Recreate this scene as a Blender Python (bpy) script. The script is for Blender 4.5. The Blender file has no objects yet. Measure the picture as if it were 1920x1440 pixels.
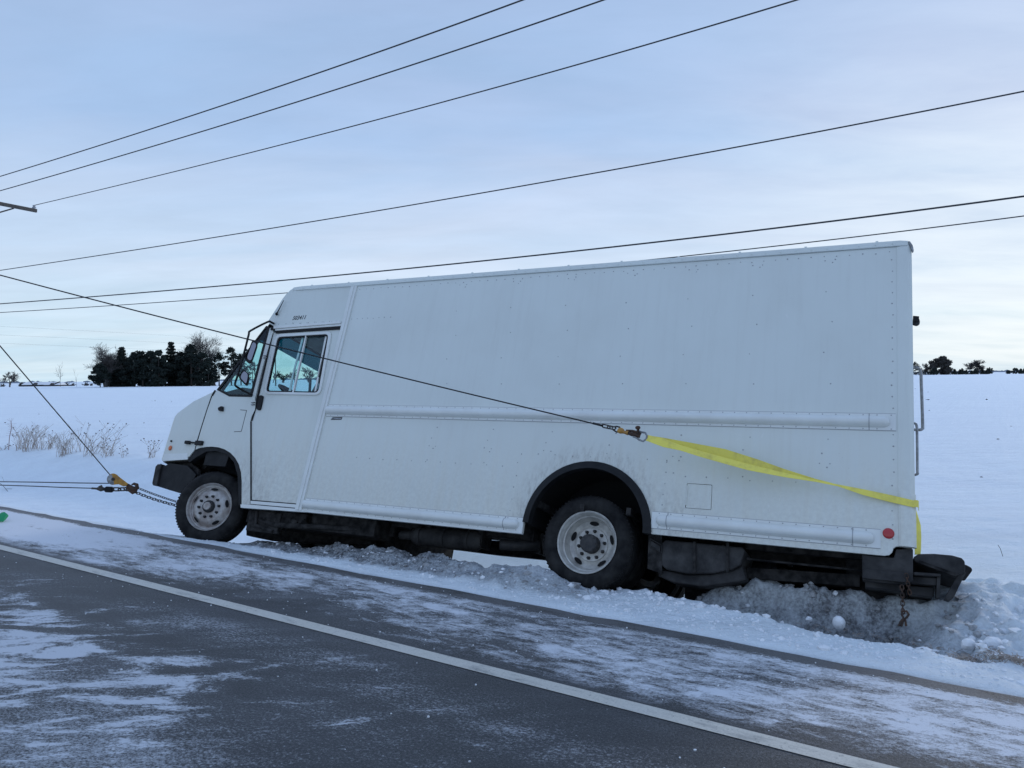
import bpy, bmesh, math, random
import numpy as np
from mathutils import Matrix, Vector
random.seed(7)
rng = np.random.default_rng(11)
sc = bpy.context.scene
C = sc.collection
R = math.radians

# ------------------------------------------------------------------ camera geometry
FPX = 1387.0                       # focal length in photo pixels (26 mm on 36 mm)
HC = 1.75                          # eye height above the road
def ray(x, y): return np.array([(x - 960) / FPX, (720 - y) / FPX, 1.0])
_h1 = ray(0, 705.5 + .0113 * 960); _h2 = ray(1920, 705.5 - .0113 * 960)
G_ = np.cross(_h1, _h2); G_ /= np.linalg.norm(G_); G_ *= np.sign(G_[1])
Y_ = np.array([0, 0, 1.]) - G_ * G_[2]; Y_ /= np.linalg.norm(Y_)
X_ = np.array([1., 0, 0]); X_ = X_ - G_ * (X_ @ G_) - Y_ * (X_ @ Y_); X_ /= np.linalg.norm(X_)
WM = np.array([X_, Y_, G_])        # camera (right, up, forward) -> level world
EYE = np.array([0, 0, HC])
cam = bpy.data.cameras.new('camera'); camo = bpy.data.objects.new('camera', cam); C.objects.link(camo)
r_, u_, f_ = WM[:, 0], WM[:, 1], WM[:, 2]
camo.matrix_world = Matrix(((r_[0], u_[0], -f_[0], 0), (r_[1], u_[1], -f_[1], 0), (r_[2], u_[2], -f_[2], HC), (0, 0, 0, 1)))
cam.sensor_width = 36; cam.lens = FPX / 1920 * 36; cam.clip_start = .05; cam.clip_end = 12000
sc.camera = camo

# ------------------------------------------------------------------ world and sun
SUN_EL, SUN_AZ = R(20), R(48)      # azimuth clockwise from +Y (ahead, to the right)
w = bpy.data.worlds.new('World'); sc.world = w; w.use_nodes = True
nt = w.node_tree; nt.nodes.clear()
def N_(t, **k):
    n = nt.nodes.new(t)
    for a, b in k.items(): setattr(n, a, b)
    return n
def LK(a, b): nt.links.new(a, b)
def math_(op, a, b=None, clamp=False):
    n = N_('ShaderNodeMath', operation=op, use_clamp=clamp)
    for i, x in enumerate((a, b)):
        if x is None: continue
        if isinstance(x, (int, float)): n.inputs[i].default_value = x
        else: LK(x, n.inputs[i])
    return n.outputs[0]
def mixc(f, a, b):
    n = N_('ShaderNodeMix', data_type='RGBA')
    for i, x in ((0, f), (6, a), (7, b)):
        if isinstance(x, (int, float)): n.inputs[i].default_value = x
        elif isinstance(x, tuple): n.inputs[i].default_value = (*x, 1)
        else: LK(x, n.inputs[i])
    return n.outputs[2]
def ramp(f, stops):
    n = N_('ShaderNodeValToRGB'); LK(f, n.inputs[0]); cr = n.color_ramp
    while len(cr.elements) < len(stops): cr.elements.new(.5)
    for e, (p, c) in zip(cr.elements, stops):
        e.position = p; e.color = (*c, 1) if isinstance(c, tuple) else (c, c, c, 1)
    return n.outputs[0]
tc = N_('ShaderNodeTexCoord'); sep = N_('ShaderNodeSeparateXYZ'); LK(tc.outputs['Generated'], sep.inputs[0])
sky = N_('ShaderNodeTexSky', sky_type='NISHITA', sun_disc=False); sky.sun_elevation = SUN_EL; sky.sun_rotation = SUN_AZ
sky.air_density = 1.0; sky.dust_density = 1.5
zc = math_('MAXIMUM', sep.outputs[2], 0.0)
zz = math_('ADD', zc, .12)
cx = math_('DIVIDE', sep.outputs[0], zz); cy = math_('DIVIDE', sep.outputs[1], zz)
cv = N_('ShaderNodeCombineXYZ'); LK(cx, cv.inputs[0]); LK(cy, cv.inputs[1])
mp = N_('ShaderNodeMapping'); LK(cv.outputs[0], mp.inputs[0]); mp.inputs['Rotation'].default_value = (0, 0, R(25)); mp.inputs['Scale'].default_value = (.5, 1.1, 1)
n1 = N_('ShaderNodeTexNoise'); LK(mp.outputs[0], n1.inputs['Vector']); n1.inputs['Scale'].default_value = .9; n1.inputs['Detail'].default_value = 6; n1.inputs['Roughness'].default_value = .5; n1.inputs['Distortion'].default_value = .5
# base colour by elevation
elev = ramp(zc, [(0.0, (.50, .70, .86)), (.05, (.60, .77, .90)), (.14, (.55, .70, .89)), (.30, (.385, .55, .82)), (.45, (.34, .49, .74)), (.7, (.36, .53, .85)), (1.0, (.34, .53, .90))])
cl = ramp(n1.outputs[0], [(.36, 0.0), (.62, 1.0)])
mp2 = N_('ShaderNodeMapping'); LK(cv.outputs[0], mp2.inputs[0]); mp2.inputs['Rotation'].default_value = (0, 0, R(-12)); mp2.inputs['Scale'].default_value = (.7, 1.5, 1); mp2.inputs['Location'].default_value = (3, 1, 0)
n2 = N_('ShaderNodeTexNoise'); LK(mp2.outputs[0], n2.inputs['Vector']); n2.inputs['Scale'].default_value = 1.9; n2.inputs['Detail'].default_value = 8; n2.inputs['Roughness'].default_value = .6; n2.inputs['Distortion'].default_value = .3
cl2 = ramp(n2.outputs[0], [(.34, 0.0), (.68, 1.0)])
cloudc = ramp(zc, [(0.0, (.74, .87, .94)), (.12, (.67, .78, .94)), (.35, (.45, .57, .82)), (.6, (.42, .55, .84)), (1.0, (.40, .56, .92))])
base = mixc(math_('MULTIPLY', cl, .9), elev, cloudc)
dk = N_('ShaderNodeVectorMath', operation='SCALE'); LK(base, dk.inputs[0]); dk.inputs['Scale'].default_value = .91
base = mixc(cl2, dk.outputs[0], base)
# glow of the veiled sun low on the right
sd = N_('ShaderNodeVectorMath', operation='DOT_PRODUCT'); LK(tc.outputs['Generated'], sd.inputs[0])
sd.inputs[1].default_value = (math.sin(R(33)) * .99, math.cos(R(33)) * .99, .09)
gl = math_('POWER', math_('MAXIMUM', sd.outputs['Value'], 0.0), 26.0)
base = mixc(math_('MULTIPLY', math_('MULTIPLY', gl, .55), math_('ADD', .35, cl2)), base, (.76, .84, .89))
sc10 = N_('ShaderNodeVectorMath', operation='SCALE'); LK(base, sc10.inputs[0]); sc10.inputs['Scale'].default_value = 10.0
fin = mixc(.955, sky.outputs[0], sc10.outputs[0])
bg = N_('ShaderNodeBackground'); LK(fin, bg.inputs[0]); bg.inputs[1].default_value = 0.1
wo = N_('ShaderNodeOutputWorld'); LK(bg.outputs[0], wo.inputs[0])
sun = bpy.data.lights.new('sun', 'SUN'); sun.energy = .75; sun.angle = R(14); sun.color = (1, .93, .84)
suno = bpy.data.objects.new('sun', sun); C.objects.link(suno)
sdir = Vector((math.sin(SUN_AZ) * math.cos(SUN_EL), math.cos(SUN_AZ) * math.cos(SUN_EL), math.sin(SUN_EL)))
suno.rotation_euler = sdir.to_track_quat('Z', 'Y').to_euler()
sc.view_settings.view_transform = 'Standard'; sc.view_settings.look = 'None'; sc.view_settings.gamma = 1; sc.view_settings.exposure = .14
sc.cycles.max_bounces = 8; sc.cycles.transparent_max_bounces = 16

# ------------------------------------------------------------------ frames: road (t along, s across) and van (a back, v in, w up)
E_ = np.array([.8385, -.5449]); P_ = np.array([.5449, .8385])
def ts(t, s, z=0.0): return (t * E_[0] + s * P_[0], t * E_[1] + s * P_[1], z)
def ground(x, y, z=0.0):           # where the sight line of a photo pixel meets level z
    r = WM @ ray(x, y); p = r * ((z - HC) / r[2]) + EYE; return p
def far(x, y, d):                  # point on a sight line at forward distance d
    return WM @ (ray(x, y) * d) + EYE
F3 = np.array([-.894, .0005, .4475]); F3 /= np.linalg.norm(F3)
U3 = np.array([.148, .9375, .313]); U3 -= F3 * (F3 @ U3); U3 /= np.linalg.norm(U3)
N3 = -np.cross(F3, U3); A3 = -F3; DB = 5.99
_cf = ray(393, 949); _cf = _cf * (DB + .07) / (N3 @ _cf); _cr = ray(1100, 1016); _cr = _cr * (DB + .07) / (N3 @ _cr)
a0 = _cf @ A3; w0 = (_cf @ U3 + _cr @ U3) / 2 - .4075
O3 = WM @ (a0 * A3 + w0 * U3 + DB * N3) + EYE
AW, NW, UW = WM @ A3, WM @ N3, WM @ U3
def S(x, y, v=0.0):                # van-local point on the plane v behind the near side
    r = ray(x, y); q = r * (DB + v) / (N3 @ r); return (q @ A3 - a0, v, q @ U3 - w0)
def van2w(a, v, w): return O3 + a * AW + v * NW + w * UW

# ------------------------------------------------------------------ materials
def mat(name, col, rough=.5, metal=0., noise=None, bump=None, spec=.5, coat=0., col2=None, ns=5., contrast=(.35, .65), coords='Object', nscale=(1, 1, 1)):
    m = bpy.data.materials.new(name); m.use_nodes = True; t = m.node_tree; b = t.nodes['Principled BSDF']
    b.inputs['Base Color'].default_value = (*col, 1); b.inputs['Roughness'].default_value = rough; b.inputs['Metallic'].default_value = metal
    b.inputs['Specular IOR Level'].default_value = spec; b.inputs['Coat Weight'].default_value = coat
    tc = t.nodes.new('ShaderNodeTexCoord'); mpn = t.nodes.new('ShaderNodeMapping'); mpn.inputs['Scale'].default_value = nscale
    t.links.new(tc.outputs[coords], mpn.inputs[0])
    if col2 is not None:
        n = t.nodes.new('ShaderNodeTexNoise'); n.inputs['Scale'].default_value = ns; n.inputs['Detail'].default_value = 6; n.inputs['Roughness'].default_value = .6
        t.links.new(mpn.outputs[0], n.inputs['Vector'])
        cr = t.nodes.new('ShaderNodeValToRGB'); cr.color_ramp.elements[0].position = contrast[0]; cr.color_ramp.elements[1].position = contrast[1]
        cr.color_ramp.elements[0].color = (*col, 1); cr.color_ramp.elements[1].color = (*col2, 1)
        t.links.new(n.outputs[0], cr.inputs[0]); t.links.new(cr.outputs[0], b.inputs['Base Color'])
    if bump:
        n = t.nodes.new('ShaderNodeTexNoise'); n.inputs['Scale'].default_value = bump[0]; n.inputs['Detail'].default_value = 5
        t.links.new(mpn.outputs[0], n.inputs['Vector'])
        bp = t.nodes.new('ShaderNodeBump'); bp.inputs['Strength'].default_value = bump[1]; bp.inputs['Distance'].default_value = bump[2]
        t.links.new(n.outputs[0], bp.inputs['Height']); t.links.new(bp.outputs[0], b.inputs['Normal'])
    return m

def nodeset(m):
    t = m.node_tree
    def N(tp, **k):
        n = t.nodes.new(tp)
        for a, b in k.items(): setattr(n, a, b)
        return n
    def L(a, b): t.links.new(a, b)
    def M(op, a, b=None, c=None, clamp=False):
        n = N('ShaderNodeMath', operation=op, use_clamp=clamp)
        for i, x in enumerate((a, b, c)):
            if x is None: continue
            if isinstance(x, (int, float)): n.inputs[i].default_value = x
            else: L(x, n.inputs[i])
        return n.outputs[0]
    def MX(f, a, b):
        n = N('ShaderNodeMix', data_type='RGBA')
        for i, x in ((0, f), (6, a), (7, b)):
            if isinstance(x, (int, float)): n.inputs[i].default_value = x
            elif isinstance(x, tuple): n.inputs[i].default_value = (*x, 1)
            else: L(x, n.inputs[i])
        return n.outputs[2]
    def NZ(vec, scale, detail=5, rough=.55, dist=0., sc3=None, loc=None, rot=None):
        if sc3 or loc or rot:
            mp = N('ShaderNodeMapping'); L(vec, mp.inputs[0])
            if sc3: mp.inputs['Scale'].default_value = sc3
            if loc: mp.inputs['Location'].default_value = loc
            if rot: mp.inputs['Rotation'].default_value = rot
            vec = mp.outputs[0]
        n = N('ShaderNodeTexNoise'); L(vec, n.inputs['Vector']); n.inputs['Scale'].default_value = scale; n.inputs['Detail'].default_value = detail
        n.inputs['Roughness'].default_value = rough; n.inputs['Distortion'].default_value = dist
        return n.outputs[0]
    def SS(x, lo, hi, inv=False):
        n = N('ShaderNodeMapRange', interpolation_type='SMOOTHSTEP'); L(x, n.inputs[0])
        n.inputs[1].default_value = lo; n.inputs[2].default_value = hi
        n.inputs[3].default_value = 1. if inv else 0.; n.inputs[4].default_value = 0. if inv else 1.
        return n.outputs[0]
    return N, L, M, MX, NZ, SS

def paint_mat(name, seed=0., base=(.685, .72, .685), dirt_shade=1.0):
    """white van paint: chalky, streaked by road spray, grimier low down, scuffed"""
    m = mat(name, base, .42, spec=.45); N, L, M, MX, NZ, SS = nodeset(m); b = m.node_tree.nodes['Principled BSDF']
    tc = N('ShaderNodeTexCoord'); o = tc.outputs['Object']; sp = N('ShaderNodeSeparateXYZ'); L(o, sp.inputs[0])
    big = NZ(o, 1.1, 4, loc=(seed, 0, 0)); streak = NZ(o, 3.0, 6, .65, sc3=(5, 5, .35)); fine = NZ(o, 28, 5, .7); spots = NZ(o, 60, 2, .5)
    low = SS(M('ADD', sp.outputs[2], M('MULTIPLY', big, .9)), .75, 1.9, True)
    g = M('ADD', M('MULTIPLY', SS(streak, .45, .75), .10 * dirt_shade), M('MULTIPLY', SS(big, .4, .75), .14 * dirt_shade))
    g = M('ADD', g, M('MULTIPLY', M('MULTIPLY', low, SS(fine, .3, .70)), .36 * dirt_shade))
    g = M('ADD', g, M('MULTIPLY', SS(spots, .70, .78), .25 * dirt_shade), clamp=True)
    def spl(cx_, cz_, r0, r1):
        q = N('ShaderNodeVectorMath', operation='DISTANCE'); L(o, q.inputs[0]); q.inputs[1].default_value = (cx_, 0, cz_); return SS(q.outputs['Value'], r0, r1, True)
    spray = M('MAXIMUM', spl(.35, .45, .25, .80), M('MAXIMUM', spl(5.15, .50, .15, .60), spl(4.52, .55, .60, .80)))
    g = M('ADD', g, M('MULTIPLY', spray, M('ADD', .06, M('MULTIPLY', SS(NZ(o, 14, 6, .75, sc3=(1.6, 1.6, .6)), .42, .66), .55))), clamp=True)
    dust_bounce = M('MULTIPLY', SS(M('ADD', sp.outputs[2], M('MULTIPLY', big, .8)), .9, 2.3, True), M('ADD', .45, M('MULTIPLY', SS(streak, .3, .7), .55)), clamp=True)  # road dust, with light reflected from snow and road painted into the lower half
    col = MX(g, MX(M('MULTIPLY', dust_bounce, .75), base, (.74, .73, .64)), (.43, .42, .38))
    sc_ = NZ(o, 2.3, 8, .75, 1.2, sc3=(1.2, 1, .5), loc=(3 + seed, 0, 1)); col = MX(M('MULTIPLY', SS(sc_, .63, .70), .30), col, (.86, .87, .86))
    L(col, b.inputs['Base Color'])
    L(M('ADD', .34, M('MULTIPLY', fine, .3)), b.inputs['Roughness'])
    bp = N('ShaderNodeBump'); bp.inputs['Strength'].default_value = .6; bp.inputs['Distance'].default_value = .03
    L(NZ(o, 1.9, 3, .4, sc3=(1.4, 1, .6)), bp.inputs['Height']); L(bp.outputs[0], b.inputs['Normal'])
    return m
M_white = paint_mat('van_white_paint'); M_cab = paint_mat('cab_white_paint', 4.0, (.665, .70, .66), 1.2)
M_rail = mat('rail_aluminium_paint', (.74, .76, .73), .30, .05, col2=(.68, .69, .66), ns=5)
M_rivet = mat('weathered_rivet', (.36, .365, .37), .5, .4)
M_black = mat('black_plastic', (.008, .0085, .0095), .6, spec=.22, bump=(60, .3, .004), col2=(.018, .018, .019), ns=9)
M_gasket = mat('rubber_gasket', (.007, .007, .008), .65, spec=.3)
M_under = mat('dirty_chassis', (.006, .006, .0065), .8, spec=.15, col2=(.050, .047, .045), ns=11, bump=(30, .5, .01))
M_tank = mat('muddy_tank', (.012, .012, .013), .7, spec=.25, col2=(.055, .053, .052), ns=6, bump=(30, .4, .006))
M_tyre = mat('tyre_rubber', (.008, .008, .009), .8, spec=.15, col2=(.032, .031, .030), ns=7, bump=(80, .25, .004))
M_rim = mat('steel_rim', (.60, .58, .53), .42, .2, col2=(.40, .385, .355), ns=14, bump=(40, .2, .004))
M_rimr = mat('rusty_front_rim', (.50, .485, .46), .45, .2, col2=(.27, .225, .20), ns=11, bump=(40, .2, .004))
M_hub = mat('hub_grease', (.022, .022, .024), .6, .2, col2=(.05, .047, .045), ns=20)
M_dark = mat('dark_void', (.006, .006, .007), .9)
M_int = mat('cab_interior', (.10, .105, .115), .8, col2=(.14, .145, .15), ns=4)
M_head = mat('cab_headliner', (.03, .03, .033), .9)
M_red = mat('red_lens', (.42, .018, .022), .25, coat=.4); M_orange = mat('amber_lens', (.62, .13, .02), .3, coat=.4)
M_steel = mat('galvanised_steel', (.33, .34, .35), .4, .7, col2=(.20, .20, .20), ns=30)
M_rust = mat('rusty_steel', (.105, .055, .032), .8, .3, col2=(.04, .03, .026), ns=25, bump=(60, .4, .003))
M_chain = mat('dark_chain_steel', (.045, .045, .048), .5, .6, col2=(.09, .075, .06), ns=30)
M_cable = mat('wire_rope', (.02, .02, .022), .5, .4)
M_wire = mat('overhead_wire', (.025, .028, .032), .6)
M_brace = mat('yellow_block_paint', (.55, .27, .03), .5, col2=(.30, .15, .04), ns=18)
M_pole = mat('weathered_timber', (.07, .06, .052), .85, col2=(.12, .105, .09), ns=10)
M_ins = mat('insulator_porcelain', (.35, .36, .38), .25)
M_green = mat('green_webbing', (.015, .30, .12), .7, bump=(300, .3, .001))
M_mirror = mat('mirror_glass', (.30, .30, .33), .08, 1.0)
M_decal = mat('black_vinyl', (.02, .02, .024), .5); M_letter = mat('silver_lettering', (.55, .57, .6), .4)
M_bark = mat('grey_bark', (.085, .078, .075), .9); M_bark2 = mat('brown_bark', (.05, .042, .038), .9)
M_weed = mat('dry_weed', (.42, .36, .31), .9, col2=(.25, .21, .19), ns=6); M_seed = mat('seed_head', (.035, .026, .024), .9)
M_stalk = mat('pinkish_stalk', (.24, .14, .14), .9)
def foliage(name, c1, c2):
    m = mat(name, c1, .9, spec=.2, col2=c2, ns=.35, contrast=(.3, .7)); return m
M_pine = foliage('pine_needles', (.012, .018, .017), (.030, .040, .034)); M_pine2 = foliage('spruce_needles', (.018, .026, .024), (.045, .055, .045))
M_brown = foliage('brown_twiggy_crown', (.045, .040, .038), (.085, .078, .07))
M_barn = mat('barn_boards', (.05, .045, .045), .9); 

def glass(name, col, gl=.08):
    m = bpy.data.materials.new(name); m.use_nodes = True; t = m.node_tree; t.nodes.clear()
    o = t.nodes.new('ShaderNodeOutputMaterial'); mx = t.nodes.new('ShaderNodeMixShader'); tr = t.nodes.new('ShaderNodeBsdfTransparent'); g = t.nodes.new('ShaderNodeBsdfGlossy')
    tr.inputs[0].default_value = (*col, 1); g.inputs['Roughness'].default_value = .02; g.inputs[0].default_value = (.9, .95, 1, 1)
    lw = t.nodes.new('ShaderNodeLayerWeight'); pw = t.nodes.new('ShaderNodeMath'); pw.operation = 'POWER'; pw.inputs[1].default_value = 4.0; t.links.new(lw.outputs['Facing'], pw.inputs[0])
    fr = t.nodes.new('ShaderNodeMath'); fr.operation = 'MULTIPLY_ADD'; fr.inputs[1].default_value = .5; fr.inputs[2].default_value = .03; t.links.new(pw.outputs[0], fr.inputs[0])
    t.links.new(fr.outputs[0], mx.inputs[0]); t.links.new(tr.outputs[0], mx.inputs[1]); t.links.new(g.outputs[0], mx.inputs[2]); t.links.new(mx.outputs[0], o.inputs[0])
    return m
M_glass = glass('tinted_glass', (.86, .95, .95)); M_band = glass('sun_band_glass', (.06, .22, .28)); M_glass2 = glass('windscreen_glass', (.80, .93, .92))

# snow with grime, and trench shade painted into its colour
def snow_mat():
    m = mat('snow', (.835, .90, .935), .75, spec=.25); N, L, M, MX, NZ, SS = nodeset(m); b = m.node_tree.nodes['Principled BSDF']
    geo = N('ShaderNodeNewGeometry'); o = geo.outputs['Position']
    at = N('ShaderNodeAttribute', attribute_name='dirt_shade'); d = at.outputs['Fac']
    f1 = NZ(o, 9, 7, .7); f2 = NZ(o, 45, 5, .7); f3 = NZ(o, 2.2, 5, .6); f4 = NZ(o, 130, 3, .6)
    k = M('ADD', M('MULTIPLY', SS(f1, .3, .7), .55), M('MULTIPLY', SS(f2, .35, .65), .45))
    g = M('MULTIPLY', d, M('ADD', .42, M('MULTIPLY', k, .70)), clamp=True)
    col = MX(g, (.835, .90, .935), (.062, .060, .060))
    speck = M('MULTIPLY', SS(f4, .66, .72), M('ADD', .10, M('MULTIPLY', d, .7)), clamp=True)
    col = MX(speck, col, (.10, .085, .07))
    f5 = NZ(o, .45, 6, .6, .3, sc3=(.35, 1.6, 1)); col = MX(M('MULTIPLY', SS(f3, .45, .7), .16), col, (.68, .71, .76)); col = MX(M('MULTIPLY', SS(f5, .42, .68), .20), col, (.66, .71, .79))
    L(col, b.inputs['Base Color'])
    # wind ripples in the open field run across the view
    rip = NZ(o, 1.3, 9, .68, .4, sc3=(.4, 1.8, 1)); h = M('ADD', M('MULTIPLY', rip, 1.6), M('ADD', M('MULTIPLY', f1, .5), M('MULTIPLY', f2, .16)))
    bp = N('ShaderNodeBump'); bp.inputs['Strength'].default_value = .75; bp.inputs['Distance'].default_value = .09
    L(h, bp.inputs['Height']); L(bp.outputs[0], b.inputs['Normal'])
    return m
M_snow = snow_mat()
M_lump = mat('packed_snow', (.85, .87, .89), .8, col2=(.66, .68, .70), ns=8, bump=(18, .8, .02))
M_grey = mat('dirty_slush', (.46, .48, .50), .7, col2=(.22, .215, .21), ns=9, bump=(30, .8, .02))

def road_mat():
    m = mat('snow_blown_asphalt', (.05, .05, .055), .6, spec=.4); N, L, M, MX, NZ, SS = nodeset(m); b = m.node_tree.nodes['Principled BSDF']
    tc = N('ShaderNodeTexCoord'); o = tc.outputs['Object']; sp = N('ShaderNodeSeparateXYZ'); L(o, sp.inputs[0]); T, Sx = sp.outputs[0], sp.outputs[1]
    grain = NZ(o, 70, 4, .8); grain2 = NZ(o, 150, 3, .7); patch = NZ(o, .9, 4, .5)
    asp = MX(SS(grain, .3, .7), (.015, .015, .0155), (.088, .085, .083)); asp = MX(M('MULTIPLY', SS(grain2, .56, .68), .75), asp, (.26, .25, .24))
    asp = MX(M('MULTIPLY', SS(patch, .35, .7), .45), asp, (.050, .049, .053))
    geo = N('ShaderNodeNewGeometry'); P = geo.outputs['Position']
    w1 = NZ(P, 2.1, 10, .68, .5, sc3=(.62, 2.0, 1), loc=(2.3, .7, 0)); w2 = NZ(P, 11, 8, .75, .3, sc3=(.6, 1.7, 1)); trk = NZ(o, 1.1, 4, .55, .4, sc3=(.30, 1.8, 1), loc=(0, 3, 0))
    st = NZ(o, 4.2, 10, .74, .4, sc3=(.62, 2.0, 1), rot=(0, 0, R(-9))); stl = NZ(o, 1.2, 4, .5, .2, sc3=(.6, 1.6, 1), loc=(4, 0, 0)); gr = M('SUBTRACT', NZ(o, 70, 4, .8), .5); gr2 = M('SUBTRACT', NZ(o, 30, 5, .75, sc3=(.7, 1.3, 1)), .5); gr3 = M('SUBTRACT', NZ(P, 42, 5, .8, sc3=(.75, 1.6, 1)), .5)
    dith = M('ADD', M('MULTIPLY', gr, .60), M('ADD', M('MULTIPLY', gr2, .35), M('MULTIPLY', gr3, .5)))
    gl_ = M('MULTIPLY', SS(M('ADD', Sx, M('MULTIPLY', w1, .8)), 2.9, 3.75, True), SS(M('ADD', T, M('MULTIPLY', w1, 1.5)), -3.6, -1.4, True))
    nr_ = M('MULTIPLY', SS(M('ADD', Sx, M('MULTIPLY', trk, .9)), 2.2, 3.1, True), SS(M('ADD', T, M('MULTIPLY', trk, 1.0)), -3.4, -1.0, True))
    Dl = M('ADD', M('ADD', M('MULTIPLY', w1, .66), M('MULTIPLY', w2, .16)), M('ADD', M('MULTIPLY', trk, .18), M('ADD', M('MULTIPLY', gl_, .085), M('MULTIPLY', nr_, .035))))
    cl_ = M('MULTIPLY', SS(M('ADD', Dl, M('MULTIPLY', dith, .24)), .562, .625), SS(Sx, 3.25, 3.5, True))
    soft = M('MULTIPLY', SS(M('ADD', M('ADD', M('MULTIPLY', w1, .45), M('MULTIPLY', trk, .55)), M('ADD', M('MULTIPLY', dith, 1.0), M('MULTIPLY', nr_, .20))), .50, .76), SS(Sx, 3.2, 3.5, True))
    wsp = M('MULTIPLY', SS(M('ADD', M('MULTIPLY', w1, .5), M('MULTIPLY', trk, .5)), .40, .66), M('ADD', .34, M('MULTIPLY', M('ADD', gr, gr3), 1.7)), clamp=True)
    wsp = M('MULTIPLY', wsp, M('ADD', .17, M('MULTIPLY', M('MAXIMUM', gl_, SS(Sx, 3.7, 3.9)), .30)))
    amt = M('ADD', M('MULTIPLY', SS(T, -3.2, -0.2), .05), M('MULTIPLY', SS(T, -9.5, -5.2, True), .13))
    inn = M('MULTIPLY', SS(Sx, 3.66, 4.25), .5)
    Ds = M('ADD', M('ADD', M('MULTIPLY', st, .50), M('ADD', M('MULTIPLY', w2, .16), M('MULTIPLY', stl, .28))), M('ADD', amt, M('MULTIPLY', inn, .16)))
    cs = M('MULTIPLY', SS(M('ADD', Ds, M('MULTIPLY', dith, .34)), .475, .615), SS(Sx, 3.64, 3.80))
    cov = M('MAXIMUM', M('MULTIPLY', cl_, .76), M('MULTIPLY', cs, .88)); cov = M('MAXIMUM', cov, M('MAXIMUM', wsp, M('MULTIPLY', soft, .70)))
    ew = M('ADD', Sx, M('ADD', M('MULTIPLY', gr2, .22), M('MULTIPLY', M('SUBTRACT', st, .5), .22)))
    cov = M('MULTIPLY', cov, M('ADD', M('MULTIPLY', SS(ew, 4.65, 4.69, True), .9), .1))
    crumb = M('MULTIPLY', SS(NZ(o, 55, 2, .5), .72, .75), SS(NZ(o, 3, 4), .5, .62)); cov = M('MAXIMUM', cov, M('MULTIPLY', crumb, .8))
    asp = MX(M('MULTIPLY', M('MULTIPLY', SS(Sx, 3.7, 3.9), SS(stl, .4, .65)), .5), asp, (.075, .066, .058))
    col = MX(cov, asp, (.74, .76, .80)); L(col, b.inputs['Base Color'])
    L(M('SUBTRACT', .72, M('MULTIPLY', M('SUBTRACT', 1., cov), .12)), b.inputs['Roughness'])
    bp = N('ShaderNodeBump'); bp.inputs['Strength'].default_value = .7; bp.inputs['Distance'].default_value = .008
    L(M('ADD', M('MULTIPLY', grain, .6), M('MULTIPLY', cov, 1.4)), bp.inputs['Height']); L(bp.outputs[0], b.inputs['Normal'])
    return m
M_road = road_mat()
def line_mat():
    m = mat('worn_road_paint', (.5, .5, .48), .6); N, L, M, MX, NZ, SS = nodeset(m); b = m.node_tree.nodes['Principled BSDF']
    tc = N('ShaderNodeTexCoord'); o = tc.outputs['Object']; g = NZ(o, 90, 4, .7); p = NZ(o, 7, 5, .7, sc3=(.4, 1.5, 1)); q = NZ(o, 1.3, 3)
    sp = N('ShaderNodeSeparateXYZ'); L(o, sp.inputs[0])
    col = MX(M('MULTIPLY', SS(g, .35, .7), .35), (.62, .58, .50), (.34, .32, .28)); col = MX(M('MULTIPLY', SS(p, .50, .70), .6), col, (.24, .235, .22)); ch = NZ(o, 38, 5, .8); col = MX(M('MULTIPLY', SS(M('ADD', ch, M('MULTIPLY', p, .3)), .74, .80), .6), col, (.14, .14, .14)); col = MX(M('MULTIPLY', SS(q, .4, .7), .25), col, (.60, .60, .57))
    L(col, b.inputs['Base Color']); return m
M_line = line_mat()
def strap_mat():
    m = mat('yellow_webbing', (.66, .68, .06), .65); N, L, M, MX, NZ, SS = nodeset(m); b = m.node_tree.nodes['Principled BSDF']
    tc = N('ShaderNodeTexCoord'); o = tc.outputs['Object']
    L(MX(SS(NZ(o, 9, 5, .7), .45, .75), (.88, .76, .13), (.66, .55, .12)), b.inputs['Base Color'])
    bp = N('ShaderNodeBump'); bp.inputs['Strength'].default_value = .5; bp.inputs['Distance'].default_value = .002; L(NZ(o, 220, 2), bp.inputs['Height']); L(bp.outputs[0], b.inputs['Normal'])
    return m
M_strap = strap_mat()

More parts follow.
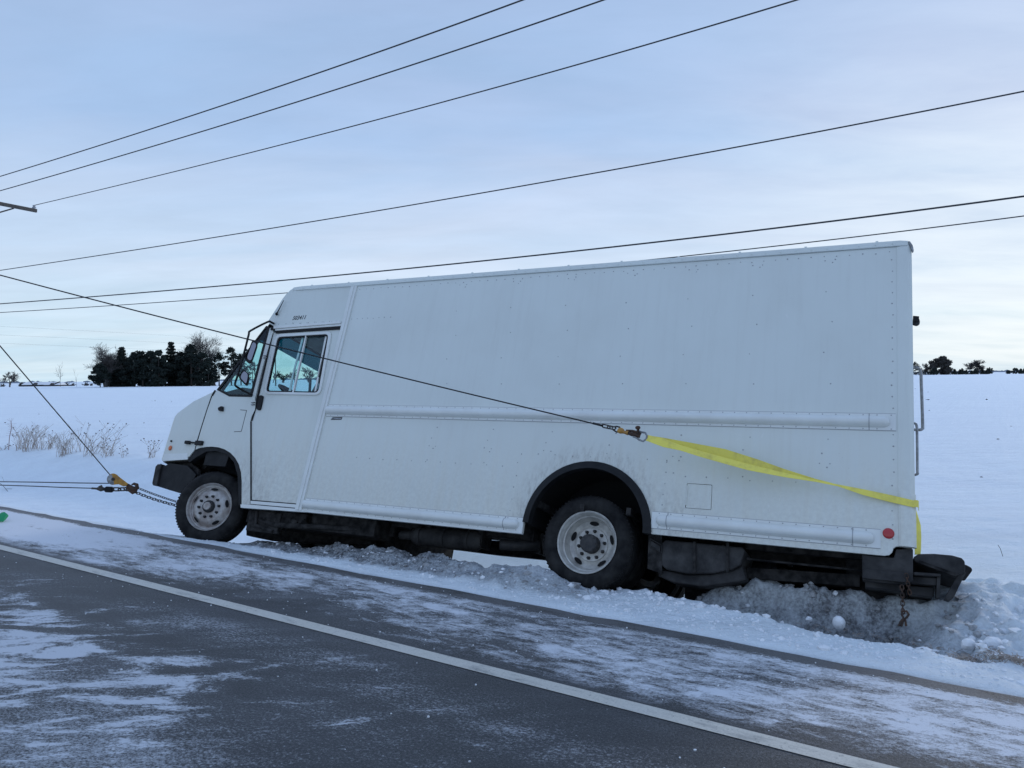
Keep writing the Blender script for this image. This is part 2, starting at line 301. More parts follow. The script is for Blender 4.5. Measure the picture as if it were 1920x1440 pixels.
# ------------------------------------------------------------------ mesh builder
class MB:
    def __init__(s): s.v = []; s.f = []; s.m = []; s.cur = 0
    def add(s, vs, fs):
        o = len(s.v); s.v += [tuple(float(c) for c in p) for p in vs]; s.f += [tuple(i + o for i in f) for f in fs]; s.m += [s.cur] * len(fs); return s
    def box(s, x0, x1, y0, y1, z0, z1):
        return s.add([(x, y, z) for x in (x0, x1) for y in (y0, y1) for z in (z0, z1)], [(0, 1, 3, 2), (4, 6, 7, 5), (0, 4, 5, 1), (2, 3, 7, 6), (0, 2, 6, 4), (1, 5, 7, 3)])
    def plate(s, loops, y0, y1, shear=None):
        """outline (x,z) loops, first the outer one, then holes; thickness y0..y1"""
        bm = bmesh.new(); es = []
        allv = []
        for lp in loops:
            vs = [bm.verts.new((p[0], 0, p[1])) for p in lp]; allv += vs
            es += [bm.edges.new((vs[i], vs[(i + 1) % len(vs)])) for i in range(len(vs))]
        bmesh.ops.triangle_fill(bm, edges=es, use_beauty=True, use_dissolve=False)
        bm.verts.index_update(); n = len(bm.verts); bm.verts.ensure_lookup_table()
        co = [(v.co.x, v.co.z) for v in bm.verts]; tr = [tuple(v.index for v in f.verts) for f in bm.faces]
        idx = {v: v.index for v in allv}; cur = 0; sides = []
        for lp in loops:
            k = len(lp); ids = [allv[cur + i].index for i in range(k)]; cur += k
            for i in range(k): a, b = ids[i], ids[(i + 1) % k]; sides.append((a, b, b + n, a + n))
        sh = shear or (lambda x, z: 0.0)
        vs = [(x, y0 + sh(x, z), z) for x, z in co] + [(x, y1 + sh(x, z), z) for x, z in co]
        fs = tr + [tuple(i + n for i in reversed(t)) for t in tr] + sides
        bm.free(); return s.add(vs, fs)
    def tube(s, pts, r, n=8, cap=True, closed=False):
        pts = [np.array(p, float) for p in pts]; k = len(pts); rr = r if isinstance(r, (list, tuple)) else [r] * k
        ring = []; up = None
        for i, p in enumerate(pts):
            a = pts[(i - 1) % k] if (i > 0 or closed) else p; b = pts[(i + 1) % k] if (i < k - 1 or closed) else p
            d = b - a; d /= (np.linalg.norm(d) + 1e-12)
            if up is None: up = np.array([0, 0, 1.]) if abs(d[2]) < .9 else np.array([1., 0, 0])
            x = np.cross(up, d); x /= (np.linalg.norm(x) + 1e-12); y = np.cross(d, x); up = y
            ring += [p + rr[i] * (math.cos(q) * x + math.sin(q) * y) for q in [2 * math.pi * j / n for j in range(n)]]
        fs = []
        for i in range(k if closed else k - 1):
            i2 = (i + 1) % k
            for j in range(n): fs.append((i * n + j, i * n + (j + 1) % n, i2 * n + (j + 1) % n, i2 * n + j))
        if cap and not closed: fs += [tuple(range(n))[::-1], tuple((k - 1) * n + j for j in range(n))]
        return s.add(ring, fs)
    def lathe(s, prof, c, ax, e1, e2, n=40, closed=False):
        """prof: (radius, depth along ax) around centre c"""
        c, ax, e1, e2 = (np.array(q, float) for q in (c, ax, e1, e2)); vs = []
        for r, d in prof:
            vs += [c + ax * d + r * (math.cos(q) * e1 + math.sin(q) * e2) for q in [2 * math.pi * j / n for j in range(n)]]
        fs = []; k = len(prof)
        for i in range(k if closed else k - 1):
            i2 = (i + 1) % k
            for j in range(n): fs.append((i * n + j, i * n + (j + 1) % n, i2 * n + (j + 1) % n, i2 * n + j))
        return s.add(vs, fs)
    def loft(s, secs, cap=True, closed=True):
        n = len(secs[0]); vs = [p for q in secs for p in q]; fs = []
        for i in range(len(secs) - 1):
            for j in range(n if closed else n - 1): fs.append((i * n + j, i * n + (j + 1) % n, (i + 1) * n + (j + 1) % n, (i + 1) * n + j))
        if cap: fs += [tuple(range(n))[::-1], tuple((len(secs) - 1) * n + j for j in range(n))]
        return s.add(vs, fs)
    def dome(s, c, r, h, nrm=(0, -1, 0)):
        x, y, z = c; k = 6
        vs = [(x + r * math.cos(q), y, z + r * math.sin(q)) for q in [math.pi * 2 * j / k for j in range(k)]] + [(x + .55 * r * math.cos(q), y + nrm[1] * h, z + .55 * r * math.sin(q)) for q in [math.pi * 2 * j / k for j in range(k)]]
        return s.add(vs, [(j, (j + 1) % k, k + (j + 1) % k, k + j) for j in range(k)] + [tuple(range(k, 2 * k))])
    def blob(s, c, r, sub=1, rough=.25, flat=1.):
        bm = bmesh.new(); bmesh.ops.create_icosphere(bm, subdivisions=sub, radius=1); k = [(v.co.x, v.co.y, v.co.z) for v in bm.verts]; fs = [tuple(v.index for v in f.verts) for f in bm.faces]; bm.free()
        q = [1 + random.uniform(-rough, rough) for _ in k]
        ax = (random.uniform(.8, 1.25), random.uniform(.8, 1.25), random.uniform(.7, 1.1) * flat)
        return s.add([(c[0] + r * p[0] * g * ax[0], c[1] + r * p[1] * g * ax[1], c[2] + r * p[2] * g * ax[2]) for p, g in zip(k, q)], fs)
    def build(s, name, ms, parent=None, smooth=False, bevel=0., label=None):
        me = bpy.data.meshes.new(name); me.from_pydata(s.v, [], s.f)
        for m in (ms if isinstance(ms, (list, tuple)) else [ms]): me.materials.append(m)
        me.polygons.foreach_set('material_index', s.m)
        me.validate(); me.update()
        bm = bmesh.new(); bm.from_mesh(me); bmesh.ops.recalc_face_normals(bm, faces=bm.faces); bm.to_mesh(me); bm.free()
        if smooth:
            me.polygons.foreach_set('use_smooth', [True] * len(me.polygons))
            if smooth != 'all': me.set_sharp_from_angle(angle=R(smooth if isinstance(smooth, (int, float)) and smooth is not True else 35))
        o = bpy.data.objects.new(name, me); C.objects.link(o); o.parent = parent
        if bevel:
            b = o.modifiers.new('bevel', 'BEVEL'); b.width = bevel; b.segments = 2; b.limit_method = 'ANGLE'; b.angle_limit = R(40)
        if label: o['label'] = label
        return o
def tag(o, label=None, cat=None, group=None, kind=None):
    if label: o['label'] = label
    if cat: o['category'] = cat
    if group: o['group'] = group
    if kind: o['kind'] = kind
    return o
def empty(name, loc=(0, 0, 0)):
    o = bpy.data.objects.new(name, None); C.objects.link(o); o.location = [float(c) for c in loc]; o.empty_display_size = .2; return o
def rel(pts, loc): return [tuple(np.array(p, float) - np.array(loc, float)) for p in pts]
def XZ(*pts, v=0.0): return [(S(x, y, v)[0], S(x, y, v)[2]) for x, y in pts]
def rounded(pts, r, k=5):
    out = []; n = len(pts)
    for i in range(n):
        p0, p, p1 = (np.array(pts[j % n], float) for j in (i - 1, i, i + 1))
        d0 = p0 - p; d1 = p1 - p; l0, l1 = np.linalg.norm(d0), np.linalg.norm(d1); d0 /= l0; d1 /= l1
        q = min(r, l0 * .45, l1 * .45); A, B = p + d0 * q, p + d1 * q
        for j in range(k + 1):
            u = j / k; out.append(tuple((1 - u) ** 2 * A + 2 * u * (1 - u) * p + u * u * B))
    return out
def text_mesh(body, size, bold=0.0, shear=0.0):
    c = bpy.data.curves.new('t', 'FONT'); c.body = body; c.size = size; c.offset = bold; c.shear = shear; c.extrude = .0008
    o = bpy.data.objects.new('t', c); C.objects.link(o); bpy.context.view_layer.update()
    me = bpy.data.meshes.new_from_object(o.evaluated_get(bpy.context.evaluated_depsgraph_get()))
    vs = [tuple(v.co) for v in me.vertices]; fs = [tuple(p.vertices) for p in me.polygons]
    bpy.data.objects.remove(o); bpy.data.curves.remove(c); bpy.data.meshes.remove(me); return vs, fs

# ------------------------------------------------------------------ terrain
def vnoise(x, y, seed=0):
    xi = np.floor(x).astype(np.int64); yi = np.floor(y).astype(np.int64); fx = x - xi; fy = y - yi
    fx = fx * fx * (3 - 2 * fx); fy = fy * fy * (3 - 2 * fy)
    def h(a, b):
        n = (a * 374761393 + b * 668265263 + seed * 144665) & 0x7fffffff
        n = ((n ^ (n >> 13)) * 1274126177) & 0x7fffffff
        return ((n ^ (n >> 16)) & 0xffff) / 65535.0
    return (h(xi, yi) * (1 - fx) + h(xi + 1, yi) * fx) * (1 - fy) + (h(xi, yi + 1) * (1 - fx) + h(xi + 1, yi + 1) * fx) * fy
def fbm(x, y, o=4, seed=0):
    r = 0; a = .5
    for i in range(o): r = r + a * (vnoise(x * 2 ** i, y * 2 ** i, seed + i) - .5); a *= .5
    return r
def ss(x, a, b): u = np.clip((x - a) / (b - a), 0, 1); return u * u * (3 - 2 * u)
def ground_z(t, s):
    t = np.asarray(t, float); s = np.asarray(s, float)
    s0 = 4.92 + np.clip((t + 7.4) * .105, -.12, .9)
    def prof(q):
        d = q - s0
        z = np.where(d < 0, -.012, 0); k1 = np.clip(d, 0, 2.15); z = z - .385 * k1 * (d > 0)
        up = ss(q, 8.0, 10.2) * .72
        return z + up - .0 * q
    z = (prof(s) + prof(s - .12) + prof(s + .12) + prof(s - .22) + prof(s + .22)) / 5
    z = z + ss(s, 10, 15) * .10
    # rear: trench dug beside the sunk tail, its back wall carried under the chassis
    sn = np.interp(t, [-3.2, -2.37, -1.13, -.25, 1.0], [5.70, 5.62, 5.30, 5.27, 5.26]) + .05 * fbm(t * 5, s * 0 + 3, 3, 5)
    sb = 5.66 + (t + 2.94) * .157 + .09 * fbm(t * 4, s * 0 + 9, 3, 6)
    top = .085 - .45 * ss(t, -1.7, -2.5) ; top = np.where(t < -2.5, -.405, .045 - .45 * (1 - ss(t, -2.5, -1.7)))
    depth = .26 * (1 - ss(t, -.75, -.05))
    zr = -.012 - depth * ss(s, sn - .02, sn + .13)
    tr2 = ss(t + np.clip(s - 6.2, 0, 1.5) * .85, -.35, .1)
    wall = ss(s, sb - .07, sb + .07)
    after = top - .34 * np.clip(s - sb - .1, 0, 2.2) * (1 - tr2) - .10 * ss(s, 6.7, 7.6) * tr2
    after = after + (z - after) * ss(s, 7.6, 9.2) * (1 - tr2) + (0 - after) * ss(s, 8, 10) * tr2
    wide = ss(t, -.5, .2)
    wall2 = ss(s, 5.36, 6.35)
    wall = wall * (1 - wide) + wall2 * wide
    zr = zr + (after - zr) * wall
    kR = ss(t, -2.75, -2.25)
    z = z * (1 - kR) + zr * kR
    z = z + (0 - z) * ss(s, 9, 14) * kR
    # slush ridge between the axles
    win = (.55 * ss(t, -7.3, -6.9) + .45 * ss(t, -6.3, -5.3)) * (1 - ss(t, -3.25, -2.85))
    rid = np.exp(-((s - 5.40) / .17) ** 2) * .128 * win * (1 + 1.0 * fbm(t * 3, s * 3, 3, 2))
    z = z + rid
    rough = win * np.exp(-((s - 5.35) / .28) ** 2) + kR * ss(s, sn - .05, sn + .1) * (1 - ss(s, 6.9, 7.6)) * (1 - .5 * ss(t, .2, 1.2))
    rough = rough + .22 * ss(s, 4.86, 5.05) * (1 - ss(s, 5.6, 6.2))
    ridged = .5 - np.abs(vnoise(t * 7, s * 7, 25) - .5) * 2
    z = z + rough * (.10 * fbm(t * 5, s * 5, 4, 21) + .055 * ridged * (t > -3) + .02 * ridged + .075 * fbm(t * 15, s * 15, 2, 31))
    # snow lip where the plough left the shoulder
    z = z + .018 * ss(s, 4.80, 4.90) * (1 + 2 * fbm(t * 3, s * 6, 3, 40))
    # drifts
    z = z + .10 * ss(s, 8.5, 12) * fbm(t * .35, s * .6, 4, 50) + .035 * ss(s, 5.5, 8) * fbm(t * 1.3, s * 1.9, 4, 60)
    z = z + 1.3 * ss(s, 60, 300) * fbm(t * .008, s * .012, 3, 70) * 0
    z = np.where(s < 4.72, np.minimum(z, -.02), z); z = z - .03 * (s < 4.76)
    return z
def ground_dirt_shade(t, s):
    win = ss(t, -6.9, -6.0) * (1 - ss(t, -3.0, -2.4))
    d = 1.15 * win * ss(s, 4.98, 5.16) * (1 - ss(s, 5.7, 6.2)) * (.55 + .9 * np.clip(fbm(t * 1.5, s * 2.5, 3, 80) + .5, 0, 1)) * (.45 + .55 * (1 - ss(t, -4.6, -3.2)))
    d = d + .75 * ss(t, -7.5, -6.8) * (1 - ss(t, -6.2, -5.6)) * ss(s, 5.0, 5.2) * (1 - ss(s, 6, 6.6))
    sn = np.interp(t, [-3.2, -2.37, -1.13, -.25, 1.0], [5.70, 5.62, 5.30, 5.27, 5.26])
    d = d + 1.25 * ss(t, -3.1, -2.6) * (1 - ss(t, -.9, .5)) * ss(s, sn, sn + .1) * (1 - ss(s, 6.6, 7.2)) * (.64 + .7 * np.clip(fbm(t * 3, s * 4, 3, 90), -.3, .5))  # trench snow: grime plus the deep shade beside the van, painted in
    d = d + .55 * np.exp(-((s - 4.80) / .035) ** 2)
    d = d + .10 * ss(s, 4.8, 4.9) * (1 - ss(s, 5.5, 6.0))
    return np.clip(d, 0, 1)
def lines(segs):
    out = []
    for a, b, st in segs: out += list(np.arange(a, b, st))
    return np.array(out + [segs[-1][1]])
def geo_out(a, b, n): return list(a * (b / a) ** (np.arange(1, n + 1) / n))
TL = np.array([-q for q in reversed(geo_out(22, 2600, 34))] + list(lines([(-22, -13, .12), (-13, -8.5, .06), (-8.5, 1.2, .027), (1.2, 6, .1)])) + geo_out(6.2, 2600, 34))
SL = np.array([-q for q in reversed(geo_out(8, 2600, 22))] + list(lines([(-8, 4.6, .9), (4.6, 7.2, .024), (7.2, 10.5, .07), (10.5, 18, .25)])) + geo_out(18.4, 4200, 60))
TT, SSG = np.meshgrid(TL, SL, indexing='ij'); Z = ground_z(TT, SSG); D = ground_dirt_shade(TT, SSG)
nT, nS = TT.shape
V = np.stack([TT * E_[0] + SSG * P_[0], TT * E_[1] + SSG * P_[1], Z], -1).reshape(-1, 3)
i = np.arange(nT * nS).reshape(nT, nS)
Fq = np.stack([i[:-1, :-1], i[1:, :-1], i[1:, 1:], i[:-1, 1:]], -1).reshape(-1, 4)
me = bpy.data.meshes.new('snow_field'); me.vertices.add(len(V)); me.vertices.foreach_set('co', V.astype(np.float32).ravel())
me.loops.add(len(Fq) * 4); me.loops.foreach_set('vertex_index', Fq.astype(np.int32).ravel()); me.polygons.add(len(Fq))
me.polygons.foreach_set('loop_start', np.arange(0, len(Fq) * 4, 4, dtype=np.int32)); me.polygons.foreach_set('loop_total', np.full(len(Fq), 4, dtype=np.int32))
me.update(calc_edges=True); me.polygons.foreach_set('use_smooth', [True] * len(Fq))
at = me.attributes.new('dirt_shade', 'FLOAT', 'POINT'); at.data.foreach_set('value', D.astype(np.float32).ravel())
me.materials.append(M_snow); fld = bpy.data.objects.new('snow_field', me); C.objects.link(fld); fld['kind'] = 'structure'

def strip(name, s0, s1, z, m, t0=-2500, t1=2500, jag=0.0):
    mb = MB(); o = bpy.data.objects.new
    tl = [-2500, -600, -200, -80, -40] + list(np.arange(-30, 8, .25)) + [10, 20, 60, 200, 2500] if jag else [-2500, -200, -30, 10, 200, 2500]
    tl = [q for q in tl if t0 <= q <= t1]; vs = []
    for q in tl:
        j = jag * random.uniform(-1, 1); vs += [(q, s0, z), (q, s1 + j, z)]
    mb.add(vs, [(2 * k, 2 * k + 2, 2 * k + 3, 2 * k + 1) for k in range(len(tl) - 1)])
    ob = mb.build(name, m); ob.rotation_euler = (0, 0, math.atan2(E_[1], E_[0])); ob['kind'] = 'structure'; return ob
strip('road', -4.9, 4.80, 0.0, M_road, jag=.02)
strip('road_edge_line', 3.535, 3.642, .004, M_line)

# loose snow: rubble too small and many to count, and a few bigger chunks
mb = MB(); mg = MB()
for k in range(5200):
    t = random.uniform(-8.8, 1.6); s = random.gauss(5.2, .22) if random.random() < .5 else random.uniform(4.85, 6.5)
    if s < 4.88: continue
    d = float(ground_dirt_shade(t, s)); r = abs(random.gauss(.004, .006)) + .003; tr_ = t > -3 and s > 5.35
    if random.random() < .05: r *= 1.8
    if tr_: r *= 2.0
    elif t < -6.6 and random.random() < .6: continue
    z = float(ground_z(t, s)); p = ts(t, s, z - r * .1)
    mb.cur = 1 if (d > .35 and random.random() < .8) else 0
    mb.blob(p, r, 1, .30, .8)
for k in range(420):            # crumbs on the road
    t = random.uniform(-9, .5); s = 4.75 - abs(random.gauss(0, .9)); r = random.uniform(.002, .007)
    if s < 1.5: continue
    mb.cur = 0; mb.blob(ts(t, s, r * .4), r, 1, .2)
tag(mb.build('snow_rubble', [M_lump, M_grey]), kind='stuff')
chunks = [(1573, 1168, .052, 'round snowball resting at the foot of the dug trench beside the van'), (1517, 1161, .024, 'small snow lump left of the round snowball in the trench'),
          (1436, 1078, .045, 'grey snow lump under the black tank behind the rear wheel'), (1815, 1208, .045, 'pale snow block at the foot of the bank behind the van, left one'),
          (1862, 1206, .055, 'large broken snow block at the foot of the bank behind the van'), (1686, 1224, .03, 'small crusty snow lump on the flat shoulder below the trench'),
          (1745, 1158, .05, 'snow lump on the bank right of the hanging chain'), (1612, 1132, .05, 'shaded snow lump against the trench wall under the rear step')]
for x, y, r, lb in chunks:
    z = -.1
    for _ in range(6):
        p = ground(x, y, z); t, s = p[0] * E_[0] + p[1] * E_[1], p[0] * P_[0] + p[1] * P_[1]; z = float(ground_z(t, s)) + r * .3
    mb = MB(); bl = 'round' in lb and 'left of' not in lb; mb.blob((0, 0, 0), r, 3 if bl else 2, .03 if bl else .13, .9); o = mb.build('snow_chunk', M_lump, smooth='all' if bl else False); o.location = tuple(ground(x, y, z)); tag(o, lb, 'snow chunk', 'snow chunks in and around the trench')
# ------------------------------------------------------------------ the van (local: x rearward, y across, z up)
van = empty('delivery_van'); van.matrix_world = Matrix(((AW[0], NW[0], UW[0], O3[0]), (AW[1], NW[1], UW[1], O3[1]), (AW[2], NW[2], UW[2], O3[2]), (0, 0, 0, 1)))
tag(van, 'white box-bodied delivery van leaning into the snowy ditch beside the road', 'van')
WID = 2.34
arch_r = [(4.525 + .575 * math.cos(q), .53 + .575 * math.sin(q)) for q in [math.pi * (1 - j / 24) for j in range(25)]]
side = [(1.36, .432), (3.95, .440)] + arch_r + [(5.10, .532), (6.815, .532)] + [(6.845, .540), (6.865, .562), (6.872, .59), (6.888, .604), (6.905, .607), (6.995, .607), (6.995, 3.04), (1.36, 3.04)]
fuel = rounded([(5.366, .765), (5.576, .765), (5.570, .972), (5.364, .972)], .012, 3)
mb = MB(); mb.plate([side, fuel], 0, .03)
RIV = []
for px, py in ((868, 540), (968, 534), (1072, 528), (1185, 520), (1300, 510), (1420, 500), (1556, 491)):
    a = S(px, py)[0]; q = 0; wv = 2.93
    while wv > 1.7: RIV.append((a + (-.025 if q % 2 else .025), wv)); wv -= .272; q += 1
    RIV += [(a + .04, 2.955), (a - .04, 2.955)]
    wv = 1.38; q = 0
    while wv > .99 + (.2 if 3.9 < a < 5.1 else 0): RIV.append((a + (-.02 if q % 2 else .02), wv)); wv -= .11; q += 1
    RIV += [(a + .035, 1.19), (a - .035, 1.19)]
for k in range(56): RIV.append((1.46 + k * .098, 2.99 + random.uniform(-.002, .002)))
for k in range(56): RIV.append((1.50 + k * .096, 1.588)); RIV.append((1.50 + k * .096, 1.481))
for k in range(24): RIV.append((6.872, .66 + k * .098))
for k in range(26):
    a = 1.95 + k * .17
    if a < 6.6: RIV.append((a, 1.155 if 3.8 < a < 5.25 else 1.03))
for k in range(8): RIV.append((1.45 + k * .075, 2.62))
for k in range(9): RIV.append((.36 + k * .11, 2.60))
for k in range(5): RIV.append((3.80, .62 + k * .11)); RIV.append((5.18, .78 + k * .09))
mb.cur = 1
for a, wv in RIV: k_ = random.uniform(.7, 1.15); mb.dome((a + random.gauss(0, .003), .0, wv + random.gauss(0, .003)), .0062 * k_, .004)
mb.cur = 0
# front wall behind the cab, rear wall with door seam, far side, floor and roof
mb.plate([[(1.36, .70), (3.95, .70)] + [(x, max(z, .70)) for x, z in arch_r[3:-3]] + [(5.10, .70), (6.995, .70), (6.995, 3.04), (1.36, 3.04)]], WID - .03, WID)
mb.box(6.955, 6.993, .032, WID - .032, .62, 3.035); mb.box(1.42, 1.45, .032, WID - .032, .72, 3.03)
mb.box(6.996, 7.006, .10, 1.15, .68, 2.9); mb.box(6.996, 7.006, 1.19, 2.24, .68, 2.9)
body = mb.build('cargo_body', [M_white, M_rivet], van, label=None)
fl = MB(); fl.box(.5, 3.94, .035, WID - .035, .74, .79); fl.box(3.941, 5.11, .69, WID - .69, .74, .79); fl.box(5.111, 6.95, .035, WID - .035, .74, .79); fl.build('floor', M_under, van)
# roof with rounded edge rails
prof = [(-.012, 3.030), (-.012, 3.048), (-.010, 3.07), (.002, 3.092), (.024, 3.105), (.06, 3.110), (WID / 2, 3.135), (WID - .06, 3.110), (WID - .024, 3.105), (WID - .002, 3.092), (WID + .010, 3.07), (WID + .012, 3.03)]
def rs(a, dz=0, sq=1.0, inset=0): return [(a, min(max(y, inset), WID - inset), 3.03 + (z - 3.03) * sq + dz) for y, z in prof]
mb = MB(); secs = [rs(.30, -.045, .25, .05), rs(.36, -.012, .62, .03), rs(.44, 0, .88, .0), rs(.56, 0, 1)] + [rs(a, 0, 1 + .0) for a in (2, 4, 6)] + [rs(6.93, .0, 1), rs(6.985, -.004, .92), rs(7.012, -.015, .65, .02)]
mb.loft(secs, cap=True); mb.box(.50, 6.98, -.016, -.0125, 3.036, 3.043)
for k in range(52):
    a = .6 + k * .123; mb.dome((a, -.013, 3.058), .006, .004)
for k in range(12): mb.box(6.75 - .55 * k, 6.77 - .55 * k, .006, .03, 3.094, 3.105)
roof = mb.build('roof', M_white, van, smooth=30)
mb = MB()
mb.loft([[(6.905, -.004, z), (6.935, -.012, z), (6.985, -.010, z), (7.010, .010, z), (7.014, .05, z), (6.96, .05, z), (6.905, .02, z)] for z in (.608, 3.03)])
mb.loft([[(6.905, .0 - .004, z), (6.92, -.016, z), (6.99, -.016, z), (7.018, .006, z), (7.02, .05, z), (6.96, .05, z), (6.905, .02, z)] for z in (.608, .99)])
mb.box(7.0, 7.012, .012, .05, .7, 3.0)
mb.build('corner_post', M_white, van, smooth=30, label='rounded rear corner post')
mb = MB(); mb.plate([[(1.322, .435), (1.408, .430), (1.418, 3.032), (1.332, 3.032)]], -.018, .004); mb.plate([[(1.355, .436), (1.375, .436), (1.385, 3.03), (1.365, 3.03)]], -.026, -.017)
mb.build('pillar_trim', M_rail, van, bevel=.004, label='upright trim strip behind the cab door')

def rail(name, a_0, a_1, zlo, zhi, zc, r, m, ends=True, label=None):
    mb = MB(); mb.box(a_0, a_1, -.006, .0005, zlo, zhi)
    sec = [(-.0055, -r * 1.08)] + [(-.006 - r * 1.0 * math.sin(q), -r * math.cos(q)) for q in [math.pi * j / 10 for j in range(1, 10)]] + [(-.0055, r * 1.08)]
    xs = [(a_0 + .04, .05), (a_0 + .045, .55), (a_0 + .06, .85), (a_0 + .085, 1.0)] if ends else [(a_0 + .002, 1)]
    xs += [(a, 1.0) for a in np.linspace(a_0 + .2, a_1 - .2, 12)] + [(a_1 - .085, 1.0), (a_1 - .06, .85), (a_1 - .045, .55), (a_1 - .04, .05)]
    mb.loft([[(x, -.006 + (y + .006) * q, zc + z * (q if q < 1 else 1)) for y, z in sec] for x, q in xs])
    ring = lambda x: [(x, -.006 + (y + .006) * 1.05, zc + z * 1.04) for y, z in sec]
    mb.cur = 1; mb.loft([ring(a_1 - .185), ring(a_1 - .180)])
    if ends: mb.loft([ring(a_0 + .130), ring(a_0 + .135)])
    mb.box(a_1 - .185, a_1 - .179, -.0085, -.0055, zlo, zhi)
    if ends: mb.box(a_0 + .13, a_0 + .136, -.0085, -.0055, zlo, zhi)
    mb.cur = 1; mb.box(a_0, a_1, -.0025, .0, zhi, zhi + .0045); mb.box(a_0, a_1, -.0025, .0, zlo - .0045, zlo)
    for a in np.arange(a_0 + .06, a_1, .096): mb.dome((a, -.006, zhi - .010), .005, .003); mb.dome((a, -.006, zlo + .010), .005, .003)
    return mb.build(name, [m, M_rivet], van, smooth=30, label=label)
rail('rub_rail', 1.425, 6.893, 1.468, 1.598, 1.535, .044, M_rail, ends=False, label='long half-round rub rail at waist height')
rail('rub_rail', 1.425, 3.948, .445, .566, .505, .044, M_rail, ends=False, label='low half-round rail between the axles')
rail('rub_rail', 5.10, 6.79, .580, .714, .648, .046, M_rail, label='low half-round rail behind the rear wheel')
mb = MB(); mb.box(1.41, 3.95, -.010, .03, .424, .4445); mb.build('sill', M_rail, van, bevel=.003)
# rear wheel arch
ra = lambda r: [(4.525 + r * math.cos(q), .53 + r * math.sin(q)) for q in [math.pi * (1 - j / 32) for j in range(33)]]
mb = MB(); o_, i_ = ra(.583), ra(.518)
mb.loft([[(p[0], -.014, p[1]), (q[0], -.034, q[1]), (q[0], .05, q[1]), (p[0], .029, p[1])] for p, q in zip(o_, i_)])
mb.build('wheel_arch_trim', M_black, van, smooth=30)
def arch_liner(name, pts, y0, y1):
    mb = MB(); mb.loft([[(x, y0, z), (x, y1, z)] for x, z in pts], cap=False, closed=False)
    mb.add([(x, y1, z) for x, z in pts], [tuple(range(len(pts)))]); return mb.build(name, M_dark, van)
arch_liner('wheel_housing', ra(.574), .031, .67)
arch_liner('wheel_housing', [(x, z) for x, z in ra(.574)], WID - .031, WID - .80)
# fuel door
mb = MB(); mb.plate([rounded([(5.370, .769), (5.572, .769), (5.566, .968), (5.368, .968)], .010, 3)], .002, .02); mb.cur = 1
mb.plate([fuel], .021, .026); mb.cur = 0; mb.tube([(5.372, -.001, .79), (5.370, -.001, .95)], .006, 6)
mb.build('fuel_door', [M_white, M_dark], van)
mb = MB(); mb.lathe([(.0, -.014), (.028, -.013), (.036, -.008), (.039, 0), (.039, .004)], (6.841, 0, .693), (0, 1, 0), (1, 0, 0), (0, 0, 1), 28); mb.build('marker_lamp', M_red, van, smooth=40, label='round red side marker lamp')

# ---- cab
def cabplate(pts, v, th=.025, mb=None, holes=()):
    mb = mb or MB(); mb.plate([XZ(*pts, v=v)] + [XZ(*h, v=v) for h in holes], v, v + th); return mb
hd = [(501.5, 604), (508, 594), (519, 577), (530, 560), (537, 551), (543, 545.5), (551, 543), (662, 536.5), (660, 552), (641, 606), (640, 611), (518, 612), (514, 612)]
mb = MB(); hs = XZ(*hd); mb.plate([hs], 0, .028); mb.cur = 1
for k in range(9): mb.dome((.36 + k * .115, 0, 2.60), .006, .004)
mb.build('cab_upper_panel', [M_cab, M_rivet], van, label='slanted panel above the driver door')
mb = MB(); mb.plate([XZ((662, 536.5), (671, 537), (641, 625), (640, 606))], .001, .025); q = XZ((640, 606), (650, 600), (575, 957), (560, 948), (612, 790), (637, 617)); mb.plate([q], .006, .03); mb.build('door_post', M_cab, van)
# slide rail above the door: two proud bands with a dark slot
mb = MB(); mb.plate([XZ((515, 613), (641, 603), (641, 607.5), (515, 617.5))], -.022, .002); mb.plate([XZ((516, 617.6), (641, 607.6), (640, 611.5), (517, 620.5))], -.010, .004); mb.build('door_slide_rail', M_rail, van, bevel=.003)
mb = MB(); mb.plate([XZ((516, 620.5), (640, 612), (639, 617), (517, 625))], -.004, .03); mb.build('door_slot', M_gasket, van)
# the sliding driver door
DV = .012
door_o = [(512, 624), (638, 617), (625, 700), (598, 812), (561.5, 944.5), (470.5, 937), (470.5, 790), (472, 783), (479, 768), (497, 690)]
win_o = rounded(XZ((519, 627.5), (624, 622), (601.5, 741.5), (495.5, 739.5), v=DV), .075)
win_i = rounded(XZ((521.5, 632.5), (617.5, 627), (598, 737), (499, 735), v=DV), .055)
door_l = rounded(XZ(*door_o, v=DV), .02, 2)
mb = MB(); mb.plate([door_l, win_i], DV, DV + .03); door = mb.build('driver_door', M_cab, van, label='sliding driver door with a two-pane window')
mb = MB(); mb.plate([win_o, win_i], DV - .016, DV + .034); mb.build('window_frame', M_rail, door, bevel=.004)
win_g = rounded(XZ((524, 634.5), (615, 629.5), (595.5, 734.5), (501.5, 732.5), v=DV), .05)
mb = MB(); mb.plate([win_i, win_g], DV - .004, DV + .012); mb.build('window_seal', M_gasket, door)
mb = MB(); mb.plate([XZ((519, 630), (572, 628), (550, 737), (497, 736), v=DV)], DV + .006, DV + .011); mb.build('window_pane', M_glass, door)
mb = MB(); mb.plate([XZ((566, 628), (620, 624), (600, 739), (543, 738), v=DV)], DV + .018, DV + .023); mb.build('window_pane', M_glass, door)
mb = MB()
mb.plate([XZ((573.2, 629), (575.2, 629), (551, 736), (548.4, 736), v=DV)], DV - .006, DV + .016)
mb.plate([XZ((563.8, 630), (567.2, 630), (547.8, 700), (541.5, 736), (537.5, 736), (545, 700), v=DV)], DV + .024, DV + .034)
mb.plate([XZ((608.5, 629), (611.8, 629), (590.5, 736), (587.5, 736), v=DV)], DV + .012, DV + .03); mb.build('window_slider_bar', M_rail, door)
